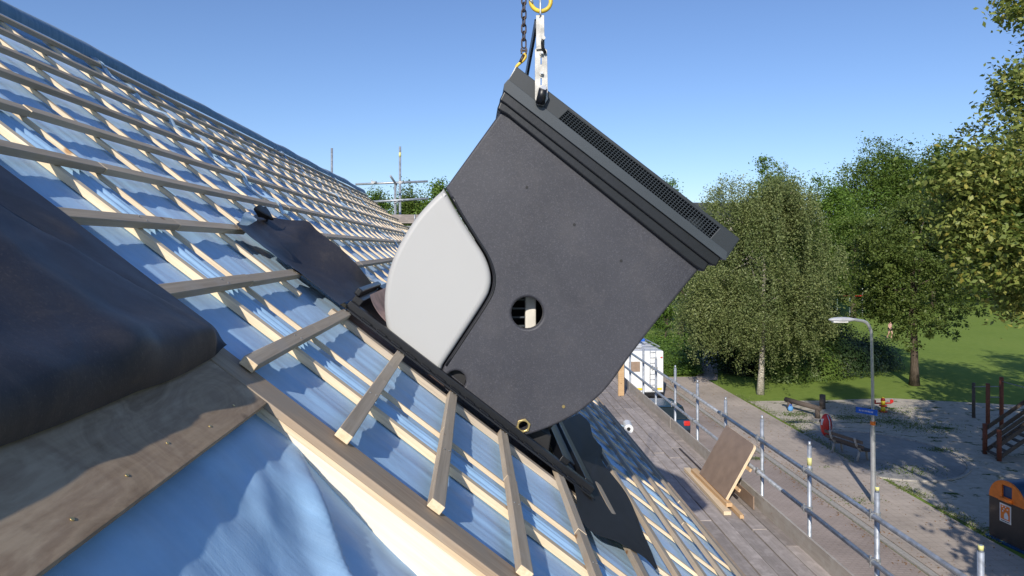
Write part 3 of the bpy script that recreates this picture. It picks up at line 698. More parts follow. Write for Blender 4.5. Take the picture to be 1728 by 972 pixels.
def strip_between(A, B, nu, nv, bulge, name, seed, edge=0.0):
    """sheet between two measured boundary curves given as (px, py, height)"""
    def curve(L): return catmull([Vector(RP(*rpx(a, b, h), h)) for a, b, h in L], 8)
    ca, cb = curve(A), curve(B)
    def samp(c, t):
        c = np.array(c); x = t*(len(c)-1); i = np.clip(x.astype(int), 0, len(c)-2); f = (x-i)[..., None]; return c[i]*(1-f)+c[i+1]*f
    nn = np.array(NRM)
    def fn(u, v):
        a = samp(ca, u); b = samp(cb, u); P = a*(1-v[..., None])+b*v[..., None]
        w = 4*v*(1-v)
        k = bulge(u, v)+.007*w*vn(u*6+seed, v*3, 2)+.0015*vn(u*18, v*10+seed, 2)+edge*vn(u*12, v*0+seed, 2)*(1-w)
        return P+nn*k[..., None]
    return grid_mesh(np.linspace(0, 1, nu), np.linspace(0, 1, nv), fn, None, name)
g = strip_between([(398, 378, .015), (430, 405, .02), (470, 436, .015), (508, 462, .01), (545, 492, .01), (574, 514, .02)],
                  [(432, 362, .02), (485, 372, .07), (530, 388, .12), (575, 420, .14), (610, 456, .12), (634, 487, .06)], 90, 40,
                  lambda u, v: -.10*np.sin(PI*u)*4*v*(1-v)*(.6+.4*v)+.03*np.exp(-((u-.32)/.09)**2)*v, 'flap', 4, .003)
fl = obj('black_membrane', g, M['black']); tag(fl, 'black membrane flap arching over the battens left of the grey panel', 'roofing membrane')
g = strip_between([(436, 366, .03), (428, 352, .07), (440, 345, .10)], [(452, 370, .03), (462, 371, .06), (452, 352, .09)], 12, 8, lambda u, v: 0*u, 'curl', 6)
obj('curled_corner', g, M['black'], fl)
g = strip_between([(404, 378, .05), (410, 362, .08), (424, 356, .08)], [(420, 380, .05), (432, 374, .08), (428, 364, .08)], 10, 6, lambda u, v: .01*np.sin(u*4), 'scrap', 7)
tag(obj('membrane_scrap', g, M['strip']), 'small pale blue scrap of membrane at the top of the black flap', 'membrane scrap')
M['flatblack'] = simple('black_rubber_apron', (.010, .010, .012), .7, 0, .2, 6, .2, 80)
g = strip_between([(934, 716, .03), (950, 758, .02), (962, 800, .01), (971, 828, .008), (980, 868, .006), (1000, 897, .006), (1039, 915, .005), (1076, 936, .004), (1106, 962, .004)],
                  [(978, 698, .03), (994, 714, .03), (1000, 738, .02), (1016, 755, .01), (1018, 778, .008), (1055, 828, .006), (1070, 862, .006), (1084, 900, .005), (1109, 958, .004)], 120, 24,
                  lambda u, v: .006*np.sin(u*9)+.0*v, 'apron', 9, .004)
tag(obj('black_membrane', g, M['flatblack']), 'flat black membrane apron lying on the battens below the lower corner of the unit', 'roofing membrane')

# ------------------------------------------------------------------ the hoisted unit
UY = 3.45; UD = 1.12
P = lambda L, Y=UY: [xz(a, b, Y) for a, b in L]
uc = xz(900, 560, UY)
unit = thing('heat_pump_housing', 'large black and grey plastic housing being hoisted onto the roof', 'heat pump housing', (uc[0], UY+.5, uc[1]-.5))
seam = [(752, 317), (776, 360), (803, 403)] + [(820, 430), (829, 452), (832, 470), (830, 487), (822, 506)] + [(790, 556), (743, 627)]
dark_out = catmull(P([(846, 186), (800, 246), (752, 317)]), 2)[:-1]
body_poly = smooth_poly(P([(846, 184), (1182, 452)]), [.015, .02])+[] 
so = catmull(P(seam), 5)
right = catmull(P([(1182, 452), (1120, 528), (1066, 598), (1030, 648), (1003, 676), (972, 699), (938, 717), (905, 730), (878, 738)]), 5)
dark_poly = [xz(848, 184, UY)]+right+[xz(850, 716, UY), xz(800, 680, UY), xz(743, 633, UY)]+so[::-1][1:]
dark_poly = [(round(a, 5), round(b, 5)) for a, b in dark_poly]
def circ(px, py, rpx_, n=28, sq=1): c = xz(px, py, UY); r = rpx_/F*UY*.998; return [(c[0]+r*math.cos(2*PI*k/n), c[1]+r*sq*math.sin(2*PI*k/n)) for k in range(n)]
holes = [circ(890, 528, 27), circ(769, 643, 17), circ(883, 718, 7.5, 14)]
obj('side_panel', prism(dark_poly, UY, UY+.05, .013, holes, 3, 'side_panel'), M['unit'], unit)
cx = sum(p[0] for p in dark_poly)/len(dark_poly); cz = sum(p[1] for p in dark_poly)/len(dark_poly)
big = [(cx+(a-cx)*.998, cz+(b-cz)*.998) for a, b in dark_poly]
inner = [(cx+(a-cx)*.94, cz+(b-cz)*.94) for a, b in dark_poly]
obj('body_shell', prism(big, UY+.045, UY+UD-.04, 0, [inner], 0, 'body_shell'), M['unit'], unit)
obj('far_side_panel', prism(dark_poly, UY+UD-.045, UY+UD, .013, [], 3, 'far_side_panel'), M['unit'], unit)
# raised lip beside the seam
lip = catmull([Vector((a+.008, UY+.008, b)) for a, b in so[4:]], 1)
obj('seam_lip', tube_path([(a+.010, UY+.004, b-.002) for a, b in so[2:-1]], .007, 8, name='lip'), M['trim'], unit)
gl = [(a-.010, b) for a, b in so]
left = catmull(P([(743, 630), (700, 600), (664, 572), (653, 556), (648, 520), (650, 485), (658, 450), (674, 412), (700, 370), (728, 338), (749, 319)]), 4)
grey_poly = gl[:-1]+left[:-1]
obj('front_cover', prism(grey_poly, UY-.004, UY+UD, .028, [], 5, 'front_cover'), M['grey'], unit)
# things behind the big hole
h0 = xz(890, 528, UY)
bm = bmesh.new()
for k in range(9): add_box(bm, (h0[0]-.10, UY+.15, h0[1]-.22+k*.046), (.20, .02, .008))
obj('fin_stack', bm_mesh(bm, 'fins'), M['capedge'], unit)
obj('pipe_cover', box((h0[0]+.028, UY+.15, h0[1]-.02), (.058, .03, .42), .008, Matrix.Rotation(0, 4, 'Y')), M['cable'], unit)
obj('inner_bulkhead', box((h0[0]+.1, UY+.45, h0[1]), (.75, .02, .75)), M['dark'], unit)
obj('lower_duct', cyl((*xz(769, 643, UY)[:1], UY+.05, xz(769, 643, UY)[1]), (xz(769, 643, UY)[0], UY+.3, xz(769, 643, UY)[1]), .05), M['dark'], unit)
def hexring(px, py, ro, ri, Y0, Y1, mat, name):
    c = xz(px, py, UY); o = [(c[0]+ro*math.cos(PI*k/3+.25), c[1]+ro*math.sin(PI*k/3+.25)) for k in range(6)]
    i = [(c[0]+ri*math.cos(PI*k/10), c[1]+ri*math.sin(PI*k/10)) for k in range(20)]
    obj(name, prism(o, Y0, Y1, .0015, [i], 1, name), M[mat], unit)
hexring(883, 718, .037, .024, UY-.012, UY+.02, 'brass', 'brass_nut')
hexring(769, 643, .060, .052, UY-.003, UY+.02, 'trim', 'hole_rim') if False else None
for a_, b_ in ((889, 316), (969, 379), (1048, 440)):
    c = xz(a_, b_, UY); obj('screw_plug', cyl((c[0], UY-.0035, c[1]), (c[0], UY+.005, c[1]), .0075, .006, 10), M['dark'], unit)
c = xz(951, 686, UY); obj('brass_plug', cyl((c[0], UY-.004, c[1]), (c[0], UY+.01, c[1]), .008, n=10), M['brass'], unit)
# moulded trim bands and cap
RO = .03
obj('lower_trim', prism(smooth_poly(P([(838, 186), (846, 166), (1196, 442), (1186, 459), (1172, 451), (856, 196)]), .012), UY-.025, UY+UD+.02, .010, [], 3, 'lower_trim'), M['trim'], unit)
obj('upper_trim', prism(smooth_poly(P([(842, 172), (851, 154), (1213, 433), (1205, 449), (1196, 447), (852, 178)]), .01), UY-.04, UY+UD+.03, .008, [], 3, 'upper_trim'), M['trim'], unit)
obj('flange', prism(P([(849, 156), (850, 146), (857, 138), (1221, 425), (1219, 439), (1213, 437)]), UY-.055, UY+UD+.04, .002, [], 1, 'flange'), M['capedge'], unit)
capo = P([(856, 141), (871, 117), (1242, 404), (1221, 432)], UY)
gh = [(957, 188), (1210, 385), (1193, 404), (941, 203)]
obj('cap_face', prism(capo, UY-.045, UY-.039, .0015, [P(gh)], 1, 'cap_face'), M['cap'], unit)
obj('cap_lid', prism(P([(868, 121), (871, 116), (1243, 403), (1240, 408)]), UY-.043, UY+UD+.04, .001, [], 1, 'cap_lid'), M['cap'], unit)
for nm, L in (('cap_end', [(856, 141), (860, 134), (874, 119), (869, 116)]), ('cap_end', [(1219, 434), (1240, 406), (1243, 404), (1222, 435)])):
    obj(nm, prism(P(L), UY-.0385, UY+UD+.04, 0, [], 0, nm), M['capedge'] if L[0][0] > 1000 else M['alu'], unit)
obj('cap_rear', prism(capo, UY+UD+.03, UY+UD+.036, 0, [], 0, 'cap_rear'), M['cap'], unit)
obj('cap_floor', prism(P([(858, 142), (861, 138), (1224, 427), (1221, 432)]), UY-.035, UY+UD+.03, 0, [], 0, 'cap_floor'), M['dark'], unit)
G = [Vector((*xz(a, b, UY), 0)) for a, b in gh]       # grille: crossed wires
bm = bmesh.new(); na, nb2 = 56, 6
def wire(a, b, Y): add_cyl(bm, (a.x, Y, a.y), (b.x, Y, b.y), .0020, n=4, caps=False)
for k in range(na+1): t = k/na; wire(G[0].lerp(G[1], t), G[3].lerp(G[2], t), UY-.042)
for k in range(nb2+1): t = k/nb2; wire(G[0].lerp(G[3], t), G[1].lerp(G[2], t), UY-.0385)
obj('grille', bm_mesh(bm, 'grille'), M['capedge'], unit)
fc = xz(1172, 384, UY)
bm = bmesh.new(); add_cyl(bm, (fc[0], UY+.02, fc[1]), (fc[0], UY+.10, fc[1]), .055, .05, 20); add_cyl(bm, (fc[0]-.001, UY+.0, fc[1]), (fc[0], UY+.02, fc[1]), .03, .03, 16)
obj('fan_hub', bm_mesh(bm, 'fan_hub', True), M['capedge'], unit)
# base frame, sits just on the battens; parallel to the slope
bf = RM(0, 0, 0); FS0, FS1, FY0, FY1 = rpx(572, 514, .05)[1], rpx(1000, 832, .02)[1], 3.42, 4.95
def rbox(name, y0, y1, s0, s1, h0, h1, mat, bev=.004, par=None):
    me = box(((y0+y1)/2, -(s0+s1)/2, (h0+h1)/2), (y1-y0, s1-s0, h1-h0), bev, name=name)
    return obj(name, me, M[mat], par or unit, bf)
rbox('frame_rail', FY0, FY0+.05, FS0, FS1, .004, .044, 'trim')
rbox('frame_rail', FY1-.06, FY1, FS0, FS1+.03, .004, .09, 'trim')
rbox('frame_rail', FY0+.052, FY1-.062, FS1-.055, FS1, .004, .05, 'trim')
rbox('frame_rail', FY0+.052, FY1-.062, FS1-.22, FS1-.17, .02, .07, 'trim')
rbox('frame_rail', FY0+.052, FY1-.062, FS0, FS0+.05, .004, .075, 'trim')
rbox('frame_flange', FY0-.05, FY0-.002, FS0+.02, FS1+.01, .002, .012, 'trim', .002)
for k in range(16): rbox('flange_tab', FY0-.045, FY0-.012, FS0+.1+k*.092, FS0+.155+k*.092, .013, .018, 'trim', .002)
for k in range(0): rbox('clip', FY0-.006, FY0-.001, FS0+.12+k*.1, FS0+.175+k*.1, .030, .050, 'trim', .001)
# ribbed flashing tray at the top of the frame
def rib_fn(u, v):
    y = FY0+.06+u*.62; s = FS0+.055+v*.30; h = .070-.028*v+.045*(1-v)**5+.0045*np.abs(np.sin(u*PI*17))+.0*v
    return roof_pts(y, s, h)
obj('ribbed_flashing', grid_mesh(np.linspace(0, 1, 170), np.linspace(0, 1, 14), rib_fn, None, 'ribbed'), M['copper'], unit)
rbox('flashing_edge', FY0+.03, FY0+.72, FS0-.012, FS0+.02, .076, .115, 'trim', .008)
rbox('flashing_edge', FY0+.69, FY0+.73, FS0+.021, FS0+.30, .04, .10, 'trim', .004)
rbox('flashing_edge', FY0+.079, FY0+.689, FS0+.36, FS0+.40, .02, .05, 'capedge', .004)
# glossy collar standing at the bottom end, under the body
rbox('lower_collar', FY0+.30, FY1-.05, FS1-.32, FS1-.29, .0, .16, 'trim', .004)
rbox('bristle_seal', FY0+.3, FY1-.1, FS1-.16, FS1-.06, .015, .03, 'trim', .004)
# under-body plinth between frame and housing
pl = P([(756, 640), (850, 712), (900, 726), (940, 712), (930, 742), (960, 790), (900, 760), (800, 690)], UY+.12)
obj('plinth', prism([xz(752, 632, UY+.1), xz(905, 722, UY+.1), xz(930, 735, UY+.1), xz(925, 772, UY+.1), xz(905, 762, UY+.1)], UY+.09, UY+UD-.05, .01, [], 2, 'plinth'), M['dark'], unit)

# ------------------------------------------------------------------ lifting gear
BY = UY-.075
c = xz(914, 60, BY)
lift = thing('lifting_bracket', 'aluminium lifting bracket bolted to the top of the hoisted unit', 'lifting bracket', (c[0], BY, c[1]-.3))
PB = lambda L: [xz(a, b, BY) for a, b in L]
slot = lambda x, y0, y1, w: PB([(x-w, y0), (x+w, y0), (x+w, y1), (x-w, y1)])
obj('upper_plate', prism(PB([(904.5, 26), (918, 26), (919, 82), (905, 84)]), BY-.005, BY+.006, .001, [[(q[0], q[1]) for q in PB([(910, 29), (912, 29), (912, 31), (910, 31)])]], 1, 'upper_plate'), M['alu'], lift)
obj('slotted_plate', prism(PB([(903, 84), (907, 77), (916, 77), (923.5, 84), (925, 166), (918, 178), (907, 176), (903, 166)]), BY+.007, BY+.016, .001, [slot(913.5, 96, 108, 1.1), slot(913.5, 131, 143, 1.1)], 1, 'slotted_plate'), M['alu'], lift)
for (a, b) in ((914, 90), (914, 124)):
    q = xz(a, b, BY); bb = obj('washer', cyl((q[0], BY-.002, q[1]), (q[0], BY+.006, q[1]), .0115), M['alu'], lift); obj('bolt', cyl((q[0], BY-.016, q[1]), (q[0], BY-.002, q[1]), .0065, n=6, smooth=False), M['steel'], bb)
q = xz(913, 164, BY); q2 = xz(915.5, 152, BY)
kk = obj('clamp_knob', cyl((q[0]-.004, BY+.004, q[1]-.03), (q2[0], BY-.03, q2[1]), .024, .021, 20), M['trim'], lift)
obj('knob_cap', cyl((q2[0], BY-.034, q2[1]+.001), (q2[0]+.002, BY-.0305, q2[1]), .0165, n=20), M['lamphead'], kk)
q = xz(912, 78, BY); q2 = xz(916, 67, BY)
hh = obj('latch', tube_path([(q2[0], BY-.025, q2[1]), (q2[0]-.004, BY-.015, q2[1]-.02), (q[0]+.010, BY-.012, q[1]-.01), (q[0]+.024, BY-.004, q[1]-.035)], .008, 8), M['trim'], lift)
obj('latch_pin', cyl((q2[0], BY-.034, q2[1]), (q2[0], BY-.024, q2[1]), .0095), M['alu'], hh)
a1 = atY(904, 42, UY); a2 = atY(898, 137, UY)
def slab_arm(a, b, w, t):
    d = (b-a); Mx = Matrix.Translation((a+b)/2) @ d.to_track_quat('Z', 'X').to_matrix().to_4x4(); return box((0, 0, 0), (w, t, d.length), .003, name='arm'), Mx
me, Mx = slab_arm(Vector((a1.x, UY-.02, a1.z)), Vector((a2.x, UY+UD-.06, a2.z)), .055, .014)
obj('far_arm', me, M['capedge'], lift, Mx)
bm = bmesh.new(); t1, t2 = xz(911.5, 4, BY), xz(911.5, 27, BY)
shk = [(t2[0]-.0, BY-.012, t2[1]), (t2[0], BY-.014, t2[1]+.05), (t1[0], BY, t1[1]+.016), (t2[0], BY+.014, t2[1]+.05), (t2[0], BY+.012, t2[1])]
obj('shackle', tube_path(catmull(shk, 4), .0045, 8), M['steel'], lift)
# crane hook: ring and hook body reaching up out of the picture
rc = xz(912.5, 2, BY); R = .050
hk = thing('crane_hook', 'yellow crane hook ring holding the lifting bracket', 'crane hook', (rc[0], BY, rc[1]))
ring = [(rc[0]+R*math.sin(a), BY, rc[1]-R*math.cos(a)+.0) for a in np.linspace(-PI, PI, 33)[:-1]]
obj('hook_ring', tube_path(ring, .0105, 10, True), M['yellow'], hk)
obj('hook_shank', cyl((rc[0], BY, rc[1]+R), (rc[0], BY, rc[1]+R+.09), .014, .018), M['yellow'], hk)
obj('hoist_rope', cyl((rc[0], BY, rc[1]+R+.09), (rc[0], BY, rc[1]+R+7), .006), M['rust'], hk)
q = xz(894.5, 2, BY); obj('safety_latch', cyl((q[0]-.004, BY-.012, q[1]+.01), (q[0]+.012, BY-.012, q[1]-.012), .006), M['steel'], hk)
# chain
CY = UY+.10
top = xz(883, -330, CY); bot = xz(884, 84, CY); nL = 34
ch = thing('lifting_chain', 'rusty hoisting chain with a yellow hook left of the aluminium bracket', 'chain', (bot[0], CY, bot[1]))
pit = (top[1]-bot[1])/nL; r = .0041
lk = [(math.sin(a)*.0115, 0, math.cos(a)*.0135+(.0115 if math.cos(a) > 0 else -.0115)) for a in np.linspace(0, 2*PI, 15)[:-1]]
sc = pit/.0395; link_me = tube_path([(x*1.05, y, z*sc*1.08) for x, y, z in lk], r, 6, True, 'link'); link_me.materials.append(M['rust'])
for k in range(nL):
    z = bot[1]+pit*(k+.9); obj('link', link_me, None, ch, Matrix.Translation((bot[0], CY, z)) @ Matrix.Rotation(PI/2*(k % 2)+.35, 4, 'Z'))
cl = xz(884, 86, CY)
bm = bmesh.new(); add_box(bm, (cl[0]-.012, CY, cl[1]), (.008, .02, .03)); add_box(bm, (cl[0]+.012, CY, cl[1]), (.008, .02, .03)); add_cyl(bm, (cl[0]-.018, CY, cl[1]+.002), (cl[0]+.018, CY, cl[1]+.002), .006)
obj('clevis', bm_mesh(bm, 'clevis'), M['rust'], ch)
hp = [atY(a, b, CY)[:] for a, b in ((884, 90), (887, 95), (884, 101), (877, 107), (872, 112), (871, 118), (874, 122), (880, 121))]
hkm = tube_path(catmull(hp, 4), .008, 8, rad=None); obj('chain_hook', hkm, M['yellow'], ch)
q = atY(884, 93, CY); q2 = atY(878, 106, CY); obj('hook_guard', cyl(q[:], q2[:], .0095), M['rust'], ch)

# ------------------------------------------------------------------ eaves scaffold
XR = 4.30; ZR = CAMZ-.672*XR/.998; ZM = CAMZ-.788*XR/.998; ZD = ZR-1.02
scf = thing('eaves_scaffold', 'tube and board scaffold running along the eaves beside the road', 'scaffold', (XR-.6, 9, 0))
def tube(a, b, par, name='ledger', r=.0285, mat='steel'):
    a, b = Vector(a), Vector(b); L = round((b-a).length, 2); k = ('t', L, r)
    if k not in BN:
        BN[k] = cyl((0, 0, 0), (0, 0, L), r, n=14)
    o = obj(name, BN[k], M[mat], par, Matrix.Translation(a) @ (b-a).to_track_quat('Z', 'Y').to_matrix().to_4x4()); return o
tube((XR, 1.0, ZR), (XR, 11.8, ZR), scf, 'guard_rail'); tube((XR, 11.8, ZR+.0), (XR, 22, ZR), scf, 'guard_rail')
tube((XR, 2.2, ZM), (XR, 9.3, ZM), scf, 'guard_rail'); tube((XR, 9.3, ZM), (XR, 22, ZM), scf, 'guard_rail')
posts = [(1107, 603), (1139.5, 617), (1177, 642), (1224.5, 671), (1286, 702), (1366, 746), (1480, 822), (1655, 921)]
XP = XR+.062
def coupler(x, y, z, par):
    k = 'coupler'
    if k not in BN:
        bm = bmesh.new(); add_cyl(bm, (0, -.03, 0), (0, .03, 0), .037, n=12); add_cyl(bm, (.062, 0, -.03), (.062, 0, .03), .037, n=12)
        add_box(bm, (.031, 0, 0), (.03, .05, .05), None, .004); add_cyl(bm, (-.02, -.01, -.06), (-.02, -.01, .055), .008, n=6); add_cyl(bm, (.05, -.065, .0), (.05, .05, 0), .008, n=6)
        add_box(bm, (-.02, -.01, .06), (.024, .024, .016)); add_box(bm, (.05, -.065, 0), (.024, .016, .024)); BN[k] = bm_mesh(bm, 'coupler')
    obj('coupler', BN[k], M['fitting'], par, Matrix.Translation((x, y, z)))
PY = []
for px, py in posts:
    d = ray(px, py); t = XP/d.x; y = d.y*t; z = CAMZ+d.z*t; PY.append(y)
PYs = [5.55+1.475*k for k in range(8)]
for k, (px, py) in enumerate(posts[::-1]):
    y = PY[::-1][k]; d = ray(px, py); z = CAMZ+d.z*y/d.y
    st = tube((XP, y, .02), (XP, y, z-.05), scf, 'standard', .0275)
    obj('spigot', cyl((0, 0, 0), (0, 0, .06), .021, .016, 12), M['steel'], st, Matrix.Translation((XP, y, z-.052)))
    if k in (0, 1, 2): obj('paint_mark', cyl((0, 0, 0), (0, 0, .10 if k == 2 else .04), .0287 if k == 2 else .0222, n=14), M['tape'], st, Matrix.Translation((XP, y, z-.30 if k == 2 else z-.035)))
    coupler(XR, y, ZR, scf); coupler(XR, y, ZM, scf)
    tube((1.75, y+.06, ZD-.10), (XP+.1, y+.06, ZD-.10), scf, 'transom')
    if k % 2: tube((2.35, y, .02), (2.35, y, ZD-.06), scf, 'standard', .0275)
for y in (4.07, 17.4, 18.9): tube((XP, y, .02), (XP, y, ZR+.3), scf, 'standard', .0275)
rb = random.Random(4); wb = .222; x = 4.19
BD = {}
for i in range(9):
    y = 1.2-rb.random()*1.5; n = 0
    while y < 21:
        L = rb.choice((2.45, 3.0, 3.9)); k = ('b', L, i % 3)
        if k not in BD: BD[k] = box((L/2, 0, -.019), (L-.014, wb-.017, .038), .003, name='scaffold_board'); BD[k].materials.append(M['deck'])
        o = obj('deck_board', BD[k], None, scf, Matrix.Translation((x-i*wb, y, ZD+rb.uniform(-.004, .004))) @ Matrix.Rotation(PI/2+rb.uniform(-.002, .002), 4, 'Z'))
        y += L
for k in range(6):
    y0 = -1+k*3.9; me = box((1.95, 0, .11), (3.88, .032, .225), .003, name='toe_board')
    obj('toe_board', me, M['toe'], scf, Matrix.Translation((4.30-.03, y0, ZD)) @ Matrix.Rotation(PI/2, 4, 'Z'))
# loose things on the scaffold deck
def onp(px, py, X): d = ray(px, py); t = X/d.x; return C0+d*t
A = onp(1182, 800, 3.79); B = onp(1226, 842, 3.79); Yp0, Yp1 = B.y, A.y
Lp = Yp1-Yp0
top = XR-.055; za = ZD+.02; ztp = CAMZ-(722-418)/F*11.2
panel = thing('leaning_panel', 'brown film-faced plywood panel leaning against the guard rail', 'plywood panel', (3.95, (Yp0+Yp1)/2, ZD))
top = 4.245; za = ZD+.125; vx = Vector((top-3.79, 0, CAMZ-2.99-za)); Lv = vx.length; vx.normalize()
pm = Matrix(((0, vx.x, -vx.z, 3.79), (1, 0, 0, Yp0), (0, vx.z, vx.x, za), (0, 0, 0, 1)))
pw = .034
ol = smooth_poly([(0, 0), (Lp, 0), (Lp, Lv), (0, Lv)], [.01, .01, .01, .09])
def flatprism(ol, z0, z1, bev, name):
    me = prism(ol, 0, z1-z0, bev, [], 2, name); me.transform(Matrix(((1, 0, 0, 0), (0, 0, 1, 0), (0, -1, 0, z1), (0, 0, 0, 1)))); return me
obj('panel_face', flatprism(ol, .018, .022, .001, 'panel_face'), M['formply'], panel, pm)
obj('panel_core', flatprism([(a*.998+.001, b*.998+.001) for a, b in ol], .0, .0175, .001, 'panel_core'), M['cream'], panel, pm)
obj('panel_back', flatprism(ol, -.022, -.002, .001, 'panel_back'), M['cream'], panel, pm)
for k, t in enumerate((.25, .62)):
    obj('cross_batten', box((Lp/2-.06, Lv*t, -.04), (Lp+.14, .05, .034), .003), M['orange'], panel, pm)
lb = ['long pale timber lying on the deck at the foot of the brown panel', 'second timber in front of the brown panel, its sawn end showing', 'timber lying on top of the other two, carrying the foot of the brown panel']
for k, (x_, y_, z_, L, w, h_) in enumerate([(3.70, Yp0-.28, .004, 2.0, .11, .055), (3.86, Yp0-.42, .004, 2.1, .06, .055), (3.79, Yp0-.12, .0615, 1.6, .09, .055)]):
    tag(obj('timber', box((L/2, 0, h_/2), (L, w, h_), .003), M['cream' if k == 0 else 'orange'], None, Matrix.Translation((x_, y_, ZD+z_)) @ Matrix.Rotation(PI/2+.015*(k-1), 4, 'Z')), lb[k], 'timber', 'timbers on the scaffold deck')
p = atZ(1270, 850, ZD); tag(obj('offcut_board', box((0, 0, .10), (1.05, .02, .2), .01), M['formply'], None, Matrix.Translation((4.16, p.y+.25, ZD+.01)) @ Matrix.Rotation(PI/2, 4, 'Z')), 'narrow brown board standing on edge against the toe board', 'board')
p = atZ(1140, 705, ZD); tag(obj('steel_strip', box((0, 0, .01), (1.7, .03, .012), .002), M['rust'], None, Matrix.Translation((3.98, 12.2, ZD+.012)) @ Matrix.Rotation(PI/2, 4, 'Z')), 'thin dark steel strip lying along the deck near the toe board', 'steel strip')
p = atZ(1048, 668, ZD)
tag(obj('timber_post', box((0, 0, .5), (.16, .05, 1.0), .004), M['orange'], None, Matrix.Translation((p.x, p.y, ZD+.006)) @ Matrix.Rotation(.2, 4, 'Z')), 'upright orange timber behind the lower edge of the black unit', 'timber post')
p = atZ(1062, 735, ZD)
roll = thing('membrane_roll', 'small white roll lying at the eaves edge beside the blue membrane', 'roll', (p.x-.05, p.y, ZD+.3))
e0 = RP(atZ(1062, 722, 6.1).y, SE, .02); rp_ = atY(1061, 724, 11.0)
bm = bmesh.new(); add_cyl(bm, (rp_.x, rp_.y, rp_.z), (rp_.x+.04, rp_.y+.3, rp_.z-.0), .075, n=20); obj('roll_body', bm_mesh(bm, 'roll'), M['white'], roll)
bm = bmesh.new(); add_cyl(bm, (rp_.x-.0005, rp_.y-.004, rp_.z), (rp_.x+.0, rp_.y+.02, rp_.z), .03, n=16); obj('roll_core', bm_mesh(bm, 'rollcore'), M['dark'], roll)
obj('roll_tie', cyl((rp_.x, rp_.y+.1, rp_.z-.01), (rp_.x-.25, rp_.y+.12, rp_.z+.10), .012), M['strip'], roll)

# ------------------------------------------------------------------ gable scaffold at the far end of the roof
gs = thing('gable_scaffold', 'scaffold platform with tubes standing beyond the far roof end', 'scaffold', (-1.5, YE+1, 0))
gy = YE+.6
q = lambda px, py, Y=gy: atY(px, py, Y)
def gt(a, b, r=.03, name='tube', Ya=gy, Yb=gy): return tube(q(*a, Ya), q(*b, Yb), gs, name, r)
def post(px, top, Y=gy, r=.032):
    a = q(px, top, Y); st = tube((a.x, a.y, .02), a, gs, 'standard', r); return st
s1 = post(560, 250, gy+1.2); s2 = post(675, 247, gy+.5)
a = q(675, 262, gy+.5); obj('yellow_band', cyl((0, 0, 0), (0, 0, .13), .033, n=12), M['tape'], s2, Matrix.Translation((a.x, a.y, a.z-.05)))
post(667, 306, gy)
gt((600, 311), (722, 306), name='ledger'); gt((618, 341), (722, 335), name='ledger', Ya=gy-.07, Yb=gy-.07)
gt((659, 297), (669, 312), .03, 'stub', gy-.4, gy-.05)
for px, py in ((629, 308), (675, 308), (676, 338), (667, 340)):
    a = q(px, py, gy-.03); obj('coupler', BN['coupler'], M['fitting'], gs, Matrix.Translation(a) @ Matrix.Scale(1.1, 4))
a = q(655, 363); b = q(745, 361)
obj('toe_board', box(((a.x+b.x)/2, gy-.1, a.z-.09), (b.x-a.x, .03, .2), .004), M['deck'], gs)
for k in range(5): obj('deck_board', box(((a.x+b.x)/2+.2, gy+k*.23, a.z-.20), (b.x-a.x+.5, .22, .04), .003), M['deck'], gs)
tube((a.x+.4, gy-.05, a.z-.32), (b.x+.4, gy-.05, a.z-.32), gs, 'transom', .03)
gt((700, 362), (700, 376), .02, 'strut', gy-.13, gy-.13)

# ------------------------------------------------------------------ street lamp with name plate
lp = atZ(1474, 850); lamp = thing('street_lamp', 'tall grey street lamp with curved arm and blue street name plate', 'street lamp', lp)
ht = CAMZ-(540-418)/F*lp.length if False else CAMZ+ray(1470, 540).z*(lp.y/ray(1470, 540).y)
tl = atY(1466, 545, lp.y); axis = [(lp.x, lp.y, .0), (lp.x-.02, lp.y, 1.9), (lp.x-.03, lp.y, 4.0), (lp.x-.06, lp.y, ht-.75), (lp.x-.09, lp.y, ht-.35), (lp.x-.25, lp.y, ht-.08), (lp.x-.55, lp.y, ht+.0), (lp.x-.75, lp.y, ht+.02)]
ax = catmull(axis, 5); zz = [p[2] for p in ax]
obj('pole', tube_path(ax, .05, 12, rad=[.085 if p[2] < 1.0 and p[0] > lp.x-.05 else (.078 if p[2] < 2.6 and p[0] > lp.x-.05 else .05) for p in ax]), M['pole'], lamp)
bm = bmesh.new(); bmesh.ops.create_uvsphere(bm, u_segments=20, v_segments=10, radius=.5, matrix=Matrix.Translation((lp.x-1.08, lp.y, ht+.02)) @ Matrix.Diagonal((.92, .26, .17, 1)))
hd = obj('lamp_head', bm_mesh(bm, 'lamp_head', True), M['lamphead'], lamp)
obj('lamp_glass', box((lp.x-1.15, lp.y, ht-.055), (.5, .18, .05), .02), M['white'], hd)
sg = CAMZ+ray(1470, 694).z*(lp.y/ray(1470, 694).y)
Ms = Matrix.Translation((lp.x-.28, lp.y-.07, sg+.02)) @ Matrix.Rotation(math.radians(-50), 4, 'Z')
pl = obj('name_plate', box((0, 0, 0), (.68, .02, .19), .004), M['signblue'], lamp, Ms)
bm = bmesh.new(); xx = -.22
for w in (.03, .022, .028, .02, .03, .024, .03, .022, .03, .026): add_box(bm, (xx, -.0115, rb.uniform(-.004, .004)), (w*.62, .003, .05)); xx += .046
obj('lettering', bm_mesh(bm, 'lettering'), M['white'], pl, Ms)
obj('orange_mark', cyl((lp.x-.022, lp.y, 2.62), (lp.x-.022, lp.y, 2.74), .082), M['orangep'], lamp)

